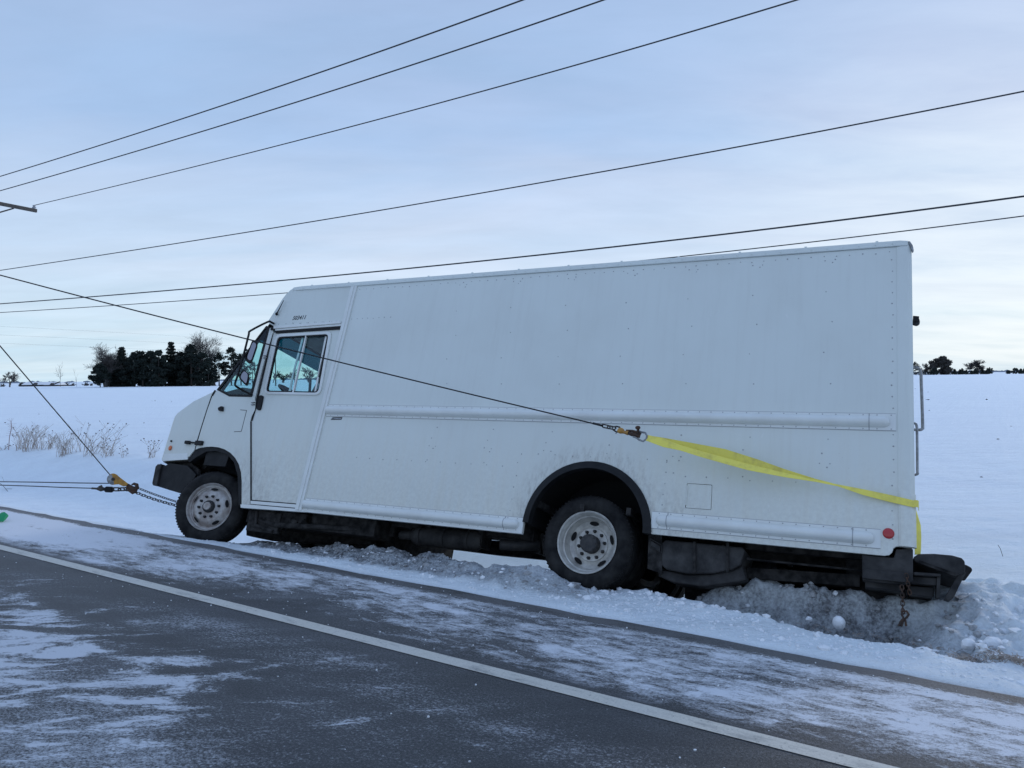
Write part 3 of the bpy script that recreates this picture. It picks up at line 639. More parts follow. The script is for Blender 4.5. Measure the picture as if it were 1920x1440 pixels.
mb = MB(); mb.plate([XZ((612.5, 629), (616.5, 632), (598.8, 707), (594, 706), v=DV)], DV + .012, DV + .02); mb.build('window_seal', M_gasket, door)
mb = MB(); hc = rounded(XZ((488.5, 742), (495.5, 742.5), (490, 770), (482.5, 769), v=DV), .035); mb.plate([hc], DV - .022, DV)
mb.build('door_handle', M_black, door, bevel=.008)
mb = MB(); mb.plate([XZ((469, 790), (470.6, 790), (470.6, 945), (469, 944))], .001, .03); mb.plate([XZ((512.5, 620), (510.8, 620), (470, 789), (472, 789), (478.5, 768))], .003, .035)
mb.plate([XZ((470, 937.2), (561.5, 944.7), (561.3, 946), (470, 938.8))], .0, .03); mb.plate([XZ((471, 945.2), (560, 953), (560, 954.4), (471, 946.8))], -.009, .004)
mb.build('door_seal', M_gasket, van)
mb = MB(); mb.plate([XZ((470, 938.9), (561.5, 946.2), (561, 953.2), (470, 945.2))], -.004, .03); mb.plate([XZ((452, 946.2), (471, 946.5), (561, 954.6), (572, 956), (571.5, 960.5), (452.5, 952.3))], -.012, .03)
mb.build('sill', M_rail, van, bevel=.003, label='door sill with step edge')
# side panel between bonnet and door, with the front wheel arch cut in
archf = [(365.5, 843), (373, 840), (385, 837.8), (397, 837.2), (409, 838.5), (421, 842.3), (432, 849), (441, 858.5), (448, 871), (452, 886), (453.3, 903), (453, 947)]
cowl = [(366.3, 843), (378, 803), (389, 768), (398.5, 742), (402, 736), (407.5, 731.5), (431, 742.5), (473, 743), (479, 752), (478, 768), (471.5, 781), (469, 790), (469, 945.5), (453, 946.5)] + archf[::-1][1:-1]
mb = MB(); mb.plate([XZ(*cowl)], .0, .028); mb.plate([XZ((492, 690), (512.5, 621), (510.5, 614), (505.5, 616), (498, 638), (471, 744), (477, 752))], -.002, .03)
mb.build('cab_side_panel', M_cab, van)
mb = MB()
def line_prism(mb, p0, p1, wd, v0, v1):
    a = np.array(XZ(p0)[0]); b = np.array(XZ(p1)[0]); d = b - a; d /= np.linalg.norm(d); n = np.array([-d[1], d[0]]) * wd / 2
    mb.plate([[tuple(a + n), tuple(b + n), tuple(b - n), tuple(a - n)]], v0, v1)
for a, b in (((450.5, 768.5), (462.5, 769.5)), ((462.5, 769.5), (452.5, 809)), ((452.5, 809), (439, 809.5))): line_prism(mb, a, b, .006, -.002, 0)
mb.build('access_panel_seam', M_decal, van)
mb = MB()
for a, b in zip([(397, 742), (388, 768), (377, 803), (370, 826)], [(388, 768), (377, 803), (370, 826), (365.5, 843.5)]): line_prism(mb, a, b, .014, -.001, .02)
line_prism(mb, (404, 732), (398, 742), .03, -.004, .02); mb.build('bonnet_seal', M_gasket, van)
# windscreen wrap (side light), its gasket, header and windscreen
qg = [(411, 731), (431, 741), (471, 742), (503, 616.5), (497, 618)]
qo = [(406.5, 731), (430, 743.5), (473, 744.5), (506.5, 613.5), (499.5, 611)]
gl_ = XZ((412, 730.5), (431.5, 739.7), (469, 740.5), (482, 690), (492.7, 645), (481.5, 639.3)); band = XZ((481.8, 639), (492.9, 644.8), (501.5, 616.5), (497.5, 616.5), (496, 618.5))
mb = MB(); mb.plate([XZ(*qo), XZ((412, 730.5), (431.5, 739.7), (469, 740.5), (482, 690), (501.5, 616.5), (497.5, 616.5))], -.004, .02); mb.build('quarter_window_seal', M_gasket, van)
mb = MB(); mb.plate([gl_], .004, .009); mb.build('quarter_window', M_glass2, van); mb = MB(); mb.plate([band], .004, .009); mb.build('quarter_window', M_band, van, label='dark tinted top of the quarter window')
wb = np.array([-.30, 1.775]); wt = np.array([.165, 2.60])
def wpt(k, d=0): p = wb + (wt - wb) * k; n = np.array([-(wt - wb)[1], (wt - wb)[0]]); n /= np.linalg.norm(n); return p + n * d
def wslab(k0, k1, y0, y1, th, off=0.):
    mb = MB(); mb.plate([[tuple(wpt(k0, off)), tuple(wpt(k1, off)), tuple(wpt(k1, off - th)), tuple(wpt(k0, off - th))]], y0, y1); return mb
KB = .80
wslab(0, KB, .05, WID - .05, .006).build('windscreen', M_glass2, van); wslab(KB, 1, .05, WID - .05, .006).build('windscreen', M_band, van, label='dark sun band along the top of the windscreen')
mb = wslab(-.03, 0.0, .03, WID - .03, .02, .006); mb2 = wslab(1.0, 1.03, .03, WID - .03, .02, .006); mb.add(mb2.v, mb2.f)
for y in (.03, WID - .055): m3 = wslab(-.03, 1.03, y, y + .025, .02, .006); mb.add(m3.v, m3.f)
mb.build('windscreen_seal', M_gasket, van)
mb = MB(); mb.plate([[(.17, 2.62), (.20, 2.705), (.345, 3.0), (.37, 3.03), (.44, 3.03), (.44, 2.99), (.39, 2.97), (.23, 2.69), (.215, 2.62)]], .03, WID - .03); mb.build('windscreen_header', M_cab, van)
# far side of the cab: mirror image with its own door window, so one looks right through
def flipx(loop): return loop
farw = rounded([(.42, 1.75), (1.24, 1.76), (1.20, 2.43), (.42, 2.43)], .06)
fq = [(-.24, 1.78), (.22, 1.74), (.235, 2.52), (.17, 2.52)]
fo = [(-.40, 1.70), (-.32, 1.79), (.165, 2.64), (.345, 3.0), (.38, 3.03), (1.36, 3.03), (1.36, .46), (.56, .46)] + [( .0 + .47 * math.cos(q), .60 + .47 * math.sin(q)) for q in [math.pi * j / 12 for j in range(0, 11)]]
mb = MB(); mb.plate([fo, farw, fq], WID - .028, WID); mb.build('cab_side_panel', M_cab, van, label='far side of the cab')
mb = MB(); mb.plate([rounded([(.40, 1.73), (1.26, 1.74), (1.22, 2.45), (.40, 2.45)], .06), farw], WID - .034, WID + .008); mb.box(.80, .825, WID - .03, WID, 1.75, 2.43); mb.build('window_frame', M_rail, van)
mb = MB(); mb.plate([[(.38, 1.71), (1.28, 1.72), (1.24, 2.47), (.38, 2.47)]], WID - .018, WID - .013); mb.plate([fq], WID - .018, WID - .013); mb.build('window_pane', M_glass, van)
# interior
mb = MB(); mb.box(.40, 1.41, .035, WID - .035, 2.93, 2.99); mb.build('headliner', M_head, van)
mb = MB(); mb.box(1.36, 1.41, .05, WID - .05, .80, 2.93); mb.build('bulkhead', M_int, van)
mb = MB(); mb.loft([[(-.30, y, 1.60), (-.24, y, 1.75), (.02, y, 1.76 + q), (.13, y, 1.70 + q), (.16, y, 1.55), (.10, y, .85), (-.25, y, .85)] for y, q in ((.04, .05), (.5, .16), (.75, .14), (.8, .0), (1.8, 0), (WID - .04, 0))]); mb.build('dashboard', M_black, van, smooth=40)
ctr = np.array([.38, .52, 1.88]); ax = np.array([-.50, 0, -.86]); e1 = np.array([0, 1., 0]); e2 = np.cross(ax, e1)
mb = MB(); mb.tube([ctr + .215 * (math.cos(q) * e1 + math.sin(q) * e2) for q in [2 * math.pi * j / 36 for j in range(36)]], .016, 8, closed=True)
for q in (0, 2.2, 4.1): mb.tube([ctr, ctr + .21 * (math.cos(q) * e1 + math.sin(q) * e2)], .014, 6)
mb.tube([ctr, ctr + ax * .35], .035, 10); mb.build('steering_wheel', M_black, van, smooth=True)
mb = MB(); sec = lambda a, z0, z1, d: [(a, .30 + d, z0), (a, .30 + d, z1 - .03), (a, .34 + d, z1), (a, .76 - d, z1), (a, .80 - d, z1 - .03), (a, .80 - d, z0)]
mb.loft([sec(.72, 1.20, 1.34, .02), sec(.80, 1.20, 1.37, 0), sec(1.18, 1.20, 1.36, 0), sec(1.24, 1.20, 1.34, .01)])
mb.loft([[(1.14 + k * .16, .32 + k * .03, 1.34 + k * .70), (1.24 + k * .12, .32 + k * .03, 1.34 + k * .70), (1.24 + k * .12, .78 - k * .03, 1.34 + k * .70), (1.14 + k * .16, .78 - k * .03, 1.34 + k * .70)] for k in (0, .3, .7, .95, 1)])
mb.box(.85, 1.15, .42, .68, .79, 1.2); mb.build('driver_seat', M_int, van, smooth=40, bevel=.01)
mb = MB(); mb.tube([(1.30, .06, 2.30), (1.05, .10, 1.78), (.98, .16, 1.55)], .014, 6); mb.tube([(.70, .5, 1.62), (.95, .12, 1.95)], .016, 6); mb.build('grab_bar', M_int, van)
# bonnet: profile lofted across, pulled in at the corners
hp = [(397.5, 742), (400.5, 734.5), (404, 732.5), (368, 754.5), (340, 771.8), (334, 776), (329, 782.5), (325.5, 792), (315, 827), (304.8, 861.5), (305.5, 864.8), (350.5, 862), (354, 856), (364.5, 843), (376.5, 803), (387.5, 768)]
def hs_(v, k):
    out = []
    A_, B_ = XZ(*hp, v=0), XZ(*hp, v=.06); H_ = [A_[i] if (i < 3 or i > 11) else B_[i] for i in range(len(hp))]
    for x, z in H_:
        dx = max(0, -.60 - x); out.append((x + dx * k * .34, v, z - (max(0, z - 1.0)) * k * .05 * min(1, dx * 3)))
    return out
mb = MB(); mb.loft([hs_(.002, .62), hs_(.012, .36), hs_(.035, .14), hs_(.08, 0), hs_(.4, -.10), hs_(WID / 2, -.16), hs_(WID - .4, -.10), hs_(WID - .08, 0), hs_(WID - .035, .14), hs_(WID - .002, .62)])
bon = mb.build('bonnet', M_cab, van, smooth=25, label='sloping snub-nosed bonnet')
mb = MB(); mb.plate([XZ((308, 851), (352.5, 850), (352, 861.5), (306, 864.5))], -.004, .004); mb.build('bonnet_edge', M_rail, van)
def disc(name, px, py, r, m, v=0., parent=van, h=.01, asp=1., label=None):
    a, _, wv = S(px, py, v); mb = MB(); mb.lathe([(0, -h), (r * .8, -h * .9), (r, -h * .4), (r, .004)], (a, v, wv), (0, 1, 0), (1 * asp, 0, 0), (0, 0, 1), 20); return mb.build(name, m, parent, smooth=40, label=label)
disc('marker_lamp', 319, 840, .030, M_orange, -.006, asp=.8, label='round amber side marker on the bonnet'); disc('marker_bolt', 321, 827, .012, M_black, -.006)
mb = MB(); a, _, wv = S(367, 831); mb.tube([(a - .13, -.02, wv), (a + .10, -.02, wv)], .011, 8)
mb.loft([[(a - .16, -.03, wv - .018), (a - .16, -.03, wv + .02), (a - .16, .0, wv + .02), (a - .16, .0, wv - .018)], [(a - .08, -.03, wv - .02), (a - .08, -.03, wv + .02), (a - .08, .0, wv + .02), (a - .08, .0, wv - .02)]])
mb.box(a + .02, a + .13, -.034, .0, wv - .026, wv + .026); mb.build('bonnet_latch', M_black, van, bevel=.006)
mb = MB(); mb.plate([XZ((411, 766), (417, 762.5), (420.5, 763), (420, 772), (412, 771))], -.028, 0); mb.build('side_lamp', M_black, van, bevel=.008)
# small aerial on the slanted edge, hinge hardware
mb = MB(); mb.tube([S(519, 588, -.02), S(524.5, 577.5, -.03), S(532, 563, -.035)], [.009, .006, .004], 6); mb.blob(S(518.5, 588.5, -.02), .019, 2, .02); mb.build('aerial', M_black, van, smooth=True)
for px, py in ((497, 667), (496.5, 671), (474.5, 755), (474, 759)):
    mb = MB(); mb.tube([S(px - 3, py, -.01), S(px + 3, py - .5, -.01)], .007, 6); mb.build('door_hinge', M_steel, van)
# mirrors
arm = [S(514, 607, -.01), S(508, 604, -.04), S(502, 603.5, -.10), S(470, 620, -.24), S(466.5, 627, -.26), S(459.5, 655, -.27), S(447, 700, -.27), S(441.3, 717, -.27), S(442.5, 724, -.25), S(458, 733, -.14), S(473, 741, -.02)]
def smooth_path(P, k=4):
    P = [np.array(p) for p in P]; out = []
    for i in range(len(P) - 1):
        p0 = P[max(i - 1, 0)]; p1 = P[i]; p2 = P[i + 1]; p3 = P[min(i + 2, len(P) - 1)]
        for j in range(k):
            u = j / k; out.append(.5 * ((2 * p1) + (-p0 + p2) * u + (2 * p0 - 5 * p1 + 4 * p2 - p3) * u * u + (-p0 + 3 * p1 - 3 * p2 + p3) * u ** 3))
    return out + [P[-1]]
mb = MB(); mb.tube(smooth_path(arm, 3), .0125, 8); mb.box(.27, .33, -.02, .002, 2.52, 2.56); mir = mb.build('mirror_bracket', M_black, van, smooth=True)
def mirror(px, v, name, dep):
    ol = rounded([(p[0], p[2]) for p in (S(x, y, v) for x, y in px)], .05); cx_ = np.mean([p[0] for p in ol]); cz_ = np.mean([p[1] for p in ol]); n = len(ol)
    mb = MB(); secs = []
    for d, q in ((0, .93), (-.008, 1.0), (.02, 1.0), (dep * .7, .80), (dep, .45)): secs.append([(cx_ + (x - cx_) * q - d * .6, v + d, cz_ + (z - cz_) * q) for x, z in ol])
    mb.loft(secs); o = mb.build(name, M_black, van, smooth=35)
    mb = MB(); mb.add([(cx_ + (x - cx_) * .72 + .012, v - .0095, cz_ + (z - cz_) * .78) for x, z in ol], [tuple(range(n))]); mb.build('mirror_glass', M_mirror, o)
mirror([(474, 636), (484, 642), (470, 683), (459, 676)], -.27, 'mirror_head', .07)
mirror([(456, 692), (467.5, 701), (463, 725), (446.5, 708)], -.27, 'mirror_head', .10)
for px, py in ((461, 656), (448.5, 703)): mb = MB(); mb.blob(S(px, py, -.25), .017, 2, .1); mb.build('mirror_clamp', M_steel, mir)
# unit number and maker's plate
vs, fs = text_mesh('503411', .072, .0006, .22); mb = MB(); x0, _, z0 = S(547.5, 600.5); x1, _, z1 = S(572.5, 598.5); tw = max(v[0] for v in vs)
mb.add([(x0 + p[0] * (x1 - x0) / tw, -.0015 - p[2], z0 + .002 + p[1] * 1.0 + (z1 - z0) * p[0] / tw) for p in vs], fs); mb.build('unit_number', M_decal, van)
mb = MB(); mb.plate([[(1.497, 1.428), (1.640, 1.432), (1.646, 1.460), (1.512, 1.457)]], -.003, 0); mp_ = mb.build('maker_plate', M_decal, van)
vs, fs = text_mesh('UTILIMASTER', .017, .0003, .3); mb = MB(); tw = max(v[0] for v in vs)
mb.add([(1.527 + p[0] * .108 / tw, -.0035 - p[2], 1.437 + p[1]) for p in vs], fs); mb.plate([[(1.505, 1.437), (1.509, 1.434), (1.524, 1.455), (1.519, 1.455)]], -.004, -.003); mb.build('lettering', M_letter, mp_)

# front bumper, inner arch
mb = MB(); mb.plate([XZ((350.5, 862), (364.5, 843.2), *archf[1:], (446, 947), (444, 890), (437, 866), (424, 851), (404, 845), (385, 846), (366, 857), (354, 866))], .012, .09); mb.build('wheel_arch_trim', M_black, van, smooth=30, label='front wheel arch lip')
pf = XZ((305, 866), (351, 863), *archf, (453.3, 952)); arch_liner('wheel_housing', [(x, z - .006) for x, z in pf], .03, .82)
bp_ = XZ((288, 909), (286.5, 903), (292.5, 877), (295, 872.5), (301.5, 869), (304.5, 871), (303, 875), (310, 873), (318, 868), (352, 873), (368, 890), (347, 926), (316, 918), v=.02)
mb = MB(); mb.loft([[(x, v, z) for x, z in [(p[0] + dx, p[1]) for p in bp_]] for v, dx in ((.02, 0), (.05, -.02), (.3, -.05), (WID / 2, -.07), (WID - .3, -.05), (WID - .02, 0))]); mb.build('front_bumper', M_black, van, bevel=.006)
mb = MB(); mb.plate([XZ((285.8, 906), (287, 910), (293.5, 911.5), (301, 878), (302.5, 870.5), (296, 870.5), (292, 875), v=0)], -.006, .02); mb.build('bumper_end_cap', M_tank, van, bevel=.006)
mb = MB(); mb.plate([XZ((305, 865.5), (352, 862), (372, 880), (372, 898), (352, 888), (330, 880), v=.10)], .10, .14); mb.plate([XZ((340, 872), (375, 858), (398, 848), (440, 860), (400, 866), (380, 882), (360, 905), v=.22)], .22, .30); mb.build('inner_apron', M_under, van)

# chassis
mb = MB()
mb.box(.4, 6.9, .69, .76, .50, .73); mb.box(.4, 6.9, 1.62, 1.70, .56, .73)
for a in (.9, 1.6, 2.4, 3.2, 5.3, 6.0, 6.8): mb.box(a, a + .06, .70, 1.62, .58, .70)
for a in np.arange(1.5, 6.9, .42): mb.box(a, a + .04, .05, WID - .05, .68, .74)
mb.build('chassis_frame', M_under, van)
mb = MB(); mb.lathe([(.0, -.95), (.06, -.95), (.075, -.93), (.075, .93), (.06, .95), (0, .95)], (4.534, WID / 2, .41), (0, 1, 0), (1, 0, 0), (0, 0, 1), 16); mb.blob((4.534, WID / 2, .41), .20, 2, .04); mb.build('rear_axle', M_under, van, smooth=40)
mb = MB(); mb.box(-.06, .06, .3, WID - .3, .34, .43); mb.box(-.5, .55, .55, .63, .36, .44); mb.box(-.5, .55, 1.7, 1.78, .36, .44); mb.build('front_axle', M_under, van)
mb = MB(); mb.box(3.9, 5.15, .70, .76, .33, .40); mb.box(3.86, 3.93, .50, .68, .33, .52); mb.tube([(3.95, .45, .50), (4.02, .42, .30)], .02, 8); mb.build('leaf_spring', M_under, van)
# engine and step clutter behind the front wheel
mb = MB(); mb.box(.55, 1.38, .12, .60, .27, .42); mb.box(.60, 1.05, .10, .16, .18, .40); mb.box(1.10, 2.30, .42, .62, .32, .50)
mb.box(1.42, 2.25, .16, .55, .27, .46); mb.tube([(.6, .14, .33), (1.0, .10, .27), (1.5, .12, .30), (2.2, .2, .34)], .03, 8); mb.tube([(.7, .1, .40), (.75, .08, .24), (1.0, .09, .2)], .02, 8)
for k in range(14): mb.blob((random.uniform(.6, 1.5), random.uniform(.12, .3), random.uniform(.24, .38)), random.uniform(.03, .07), 1, .3)
mb.build('underbody_gear', M_under, van, bevel=.008)
# exhaust
def L3(px, py, v): return S(px, py, v)
mb = MB(); mb.tube([L3(752, 1003, .34), L3(775, 1004, .34)], .045, 14); mb.tube([L3(775, 1004, .34), L3(784, 1004.5, .34), L3(895, 1015, .34), L3(905, 1016, .34)], [.06, .095, .095, .06], 20)
for px in (788, 833, 878): mb.tube([L3(px, 1004.5 + (px - 784) * .094, .34), L3(px + 6, 1005 + (px - 784) * .094, .34)], .103, 20)
mb.build('muffler', M_tank, van, smooth=35)
mb = MB(); mb.tube(smooth_path([L3(1008, 1022, .48), L3(990, 1023, .40), L3(960, 1022.5, .30), L3(946, 1021.5, .26), L3(937, 1021, .235)], 4), .050, 18, cap=False)
mb.cur = 1; mb.tube(smooth_path([L3(990, 1023, .40), L3(960, 1022.5, .30), L3(946, 1021.5, .26), L3(938, 1021, .24)], 4), .044, 18, cap=True); mb.build('exhaust_pipe', [M_hub, M_dark], van, smooth=40)
mb = MB(); mb.box(2.3, 3.9, .36, .62, .42, .60); mb.box(2.75, 2.80, .3, .5, .3, .5); mb.box(3.35, 3.40, .3, .5, .3, .5); mb.build('exhaust_hanger', M_under, van)
# tank behind the rear wheels, mudflap, rails, rear step
tk = XZ((1240, 1018), (1248, 1012), (1392, 1026), (1397, 1032), (1388, 1060), (1372, 1068), (1336, 1075), (1290, 1076), (1250, 1068), (1240, 1060), v=.10)
mb = MB(); mb.loft([[(x, v, z + dz) for x, z in tk] for v, dz in ((.10, 0), (.12, 0), (.55, -.02))]); mb.plate([XZ((1234, 1066), (1250, 1070), (1290, 1078), (1336, 1077), (1374, 1069), (1392, 1060), (1400, 1088), (1320, 1100), (1262, 1092), (1234, 1080), v=.14)], .14, .50)
mb.build('fuel_tank', M_tank, van, bevel=.012)
mb = MB()
for px in (1300, 1362):
    mb = MB(); mb.plate([XZ((px, 1016), (px + 5, 1016), (px + 5, 1074), (px, 1074), v=.10)], .085, .1); mb.build('tank_strap', M_under, van)
mb = MB(); mb.box(5.10, 5.12, 1.6, 2.25, -.05, .60); mb.build('mudflap', M_under, van, label='far rear mudflap, added to darken the gap under the van')  # added plate that closes the bright gap on the far side
mb = MB(); mb.box(6.55, 6.96, .42, .9, .18, .60); mb.build('hitch_frame', M_under, van)
mb = MB(); mb.box(5.2, 5.9, .95, 2.2, .10, .62); mb.build('gap_shade_block', M_under, van)  # added dark block standing in for the shadow behind the rear wheel
mb = MB(); mb.box(.7, 2.0, .9, 2.2, .22, .62); mb.plate([XZ((462, 952), (700, 975), (705, 1022), (620, 1018), (540, 1016), (500, 1012), (462, 1004), v=.80)], .80, .9); mb.build('gearbox_cover', M_under, van)
mb = MB(); mb.plate([XZ((560, 990), (720, 1000), (1035, 1022), (1040, 1052), (930, 1041), (870, 1033), (800, 1025), (690, 1013), (560, 1012), v=1.55)], 1.5, 1.58); mb.build('crossmember', M_under, van)
mf = XZ((1216, 1002), (1241, 1003), (1241, 1076), (1214, 1066), v=.10); mb = MB(); mb.plate([mf], .10, .115); mb.box(5.11, 5.14, .11, .75, .30, .53); flap = mb.build('mudflap', M_under, van)
mb = MB()
fr = [S(1219, 1010, .09), S(1241, 1022, .09), S(1240.5, 1036, .09), S(1219, 1024, .09)]
for a, b in zip(fr, fr[1:] + fr[:1]): mb.tube([a, b], .0035, 5)
for k in range(7):
    u = (k + .5) / 7; p = np.array(S(1221 + 17 * u, 1018.5 + 10.5 * u, .09)); mb.box(p[0] - .007, p[0] + .005, .088, .098, p[2] - .018, p[2] + .018)
mb.build('flap_emblem', M_tank, flap)
mb = MB(); mb.plate([XZ((1398, 1018), (1660, 1040), (1660, 1052), (1398, 1030), v=.25)], .25, .32); mb.plate([XZ((1400, 1046), (1620, 1068), (1620, 1071), (1400, 1049), v=.16)], .16, .20)
mb.plate([XZ((1400, 1064), (1612, 1078), (1612, 1100), (1400, 1084), v=.30)], .30, .9); mb.build('rear_underrun_rail', M_under, van)
mb = MB(); mb.plate([XZ((1616, 1040), (1676, 1046), (1680, 1030), (1712, 1029), (1712, 1090), (1690, 1096), (1617, 1088), v=.03)], .03, .12); mb.plate([XZ((1617, 1066), (1700, 1074), (1700, 1092), (1617, 1084), v=.0)], -.0, .05)
mb.plate([XZ((1622, 1088), (1690, 1096), (1690, 1108), (1622, 1100), v=.10)], .10, .4); mb.build('rear_crossmember', M_tank, van, bevel=.006)
bt = XZ((1712, 1045), (1722, 1038.5), (1752, 1038), (1785, 1041), (1803, 1046), (1809, 1052), (1810, 1066), (1809, 1073), (1800, 1079), (1780, 1073), (1740, 1062), (1715, 1052), v=.05)
mb = MB(); mb.plate([bt], .05, .09); nb = len(bt)
mb.loft([[(x, v, z) for x, z in bt] for v in (.09, WID - .09)])
mb.plate([XZ((1797, 1076), (1812, 1072), (1788, 1121), (1779, 1127), (1770, 1123), v=.06)], .06, .16)
mb.plate([XZ((1712, 1072), (1765, 1076), (1765, 1081), (1712, 1078), v=.05)], .05, .12); mb.plate([XZ((1700, 1080), (1758, 1084), (1756, 1098), (1700, 1093), v=.10)], .10, .5); mb.plate([XZ((1704, 1098), (1752, 1102), (1750, 1119), (1706, 1114), v=.16)], .16, .5)
mb.plate([XZ((1757, 1078), (1764, 1079), (1762, 1122), (1755, 1121), v=.08)], .08, .2)
rb = mb.build('rear_step_bumper', M_tank, van, bevel=.008, label='dark rear step bumper with diagonal braces')
mb = MB(); mb.plate([rounded(XZ((1808, 1057), (1822, 1065), (1823, 1070), (1812, 1085), (1803, 1083), v=.20), .02)], .20, .34); mb.build('tow_eye', M_under, rb, bevel=.01)
mb = MB(); mb.plate([XZ((1716, 1053), (1722, 1050), (1800, 1078), (1790, 1081), v=.04)], .03, .05); mb.build('bumper_brace', M_under, rb)
# rear face fittings
mb = MB(); mb.plate([XZ((1712, 592), (1723.5, 593), (1723, 600), (1719, 602), (1712, 600), v=.10)], .10, .20); mb.lathe([(0, -.03), (.022, -.03), (.026, 0), (.026, .03)], S(1718, 603, .15), (0, 1, 0), (1, 0, 0), (0, 0, 1), 16); mb.build('rear_camera', M_black, van, smooth=40)
mb = MB(); q = .22
mb.tube(smooth_path([S(1700, 691, q), S(1716, 689.5, q), S(1723, 691, q), S(1726.5, 698, q), S(1727.5, 720, q), S(1730, 795, q), S(1729, 804, q), S(1722, 806, q), S(1704, 805, q)], 4), .0115, 8); mb.build('grab_handle', M_steel, van, smooth=True)
mb = MB(); q = .16
mb.tube(smooth_path([S(1700, 793, q), S(1714, 793.5, q), S(1718.5, 798, q), S(1719.5, 815, q), S(1720, 880, q), S(1719.5, 889, q), S(1704, 892, q)], 4), .0095, 8); mb.build('grab_handle', M_steel, van, smooth=True)
mb = MB(); mb.plate([XZ((1703, 452.5), (1706.5, 453.5), (1711.5, 461), (1713.5, 470), (1711, 473), (1706, 462))], -.010, .02); mb.build('roof_corner_cap', M_steel, van, bevel=.004)

# ---- wheels
def wheel(a, v, w_, steer, front, near, dual=False):
    """outer face centre at (a, v, w_), axle pointing in"""
    sgn = 1 if near else -1; ax = np.array([-math.sin(steer) * 1., math.cos(steer) * sgn, 0.]); e1 = np.array([math.cos(steer), math.sin(steer) * sgn, 0]); e2 = np.array([0, 0, 1.]); c = (0, 0, 0)
    r = .4075; tp = [(.262, .022), (.285, .004), (.33, -.012), (.365, -.006), (.388, .010), (.402, .030)]
    for k in range(4): d = .042 + k * .044; tp += [(.4075, d), (.4075, d + .034), (.398, d + .036), (.398, d + .042)]
    tp += [(.4075, .222), (.402, .226), (.388, .246), (.365, .262), (.33, .268), (.285, .252), (.262, .234)]
    mb = MB(); mb.lathe(tp, c, ax, e1, e2, 72)
    for j in range(72):
        for d in (.028, .215):
            q = 2 * math.pi * (j + .5) / 72; cc = ax * (d) + (math.cos(q) * e1 + math.sin(q) * e2) * .401
            mb.blob(cc, .011, 0, 0)
    if dual: mb.lathe([(p, d + .31) for p, d in tp], c, ax, e1, e2, 48)
    tyre = mb.build('tyre', M_tyre, None, smooth=30)
    if front:
        rp = [(.262, .030), (.270, .008), (.266, .004), (.258, .012), (.250, .030), (.247, .045), (.236, .048), (.232, .062), (.222, .066), (.205, .050), (.185, .030), (.160, .018), (.145, .016), (.10, .014), (.0, .014)]; hr, hd_, tilt = .196, .037, .75
    else:
        rp = [(.262, .030), (.270, .006), (.266, .002), (.256, .010), (.250, .030), (.243, .040), (.238, .070), (.228, .078), (.224, .115), (.205, .150), (.170, .168), (.148, .160), (.143, .150), (.10, .150), (0, .150)]; hr, hd_, tilt = .188, .157, -.5
    mb = MB(); mb.lathe(rp, c, ax, e1, e2, 56); mb.cur = 1
    for j in range(5):
        q = 2 * math.pi * (j + .25) / 5; rad = math.cos(q) * e1 + math.sin(q) * e2; tan = -math.sin(q) * e1 + math.cos(q) * e2
        nv = -(ax) * 1.0 + rad * (0.9 if front else -0.5); nv /= np.linalg.norm(nv); rd = np.cross(tan, nv); cc = rad * hr + ax * hd_ + nv * .008
        vs = [cc + tan * .044 * math.cos(u) + rd * .020 * math.sin(u) for u in [2 * math.pi * i / 20 for i in range(20)]]; mb.add(vs, [tuple(range(20))])
    rim = root = mb.build('wheel', [M_rimr if front else M_rim, M_dark], van, smooth=30); rim.location = (a, v, w_); tyre.parent = rim
    d0 = .014 if front else .150; br = .118
    for j in range(10 if near else 0):
        mb = MB(); q = 2 * math.pi * (j + .3) / 10; cc = (math.cos(q) * e1 + math.sin(q) * e2) * br; mb.lathe([(.0, d0 - .034), (.009, d0 - .034), (.013, d0 - .026), (.015, d0 - .006), (.018, d0 + .002)], cc, ax, e1, e2, 6); mb.build('lug_nut', M_hub, rim)
    mb = MB()
    if front:
        mb.lathe([(0, -.045), (.040, -.045), (.044, -.040), (.044, -.020)], c, ax, e1, e2, 24); mb.build('hub_cap', M_rimr, rim, smooth=35)
        mb = MB(); mb.lathe([(.035, -.022), (.060, -.020), (.068, -.010), (.070, .016)], c, ax, e1, e2, 24)
        for j in range(10): q = 2 * math.pi * j / 10; mb.blob((math.cos(q) * e1 + math.sin(q) * e2) * .056 + ax * -.022, .008, 1, .1)
        mb.build('hub', M_hub, rim, smooth=35)
    else:
        mb.lathe([(0, .052), (.070, .054), (.078, .060), (.080, .072), (.080, .152)], c, ax, e1, e2, 32)
        for j in range(8): q = 2 * math.pi * j / 8; mb.blob((math.cos(q) * e1 + math.sin(q) * e2) * .066 + ax * .053, .007, 1, .1)
        mb.build('hub', M_hub, rim, smooth=35)
    return root
f0 = S(391, 949.5, .05); r0 = S(1099, 1016, .07)
wheel(f0[0], .05, f0[2], R(19), True, True); wheel(r0[0], .07, r0[2], 0, False, True, True)
wheel(f0[0], WID - .05, f0[2], R(-19), True, False); wheel(r0[0], WID - .07, r0[2], 0, False, False, True)
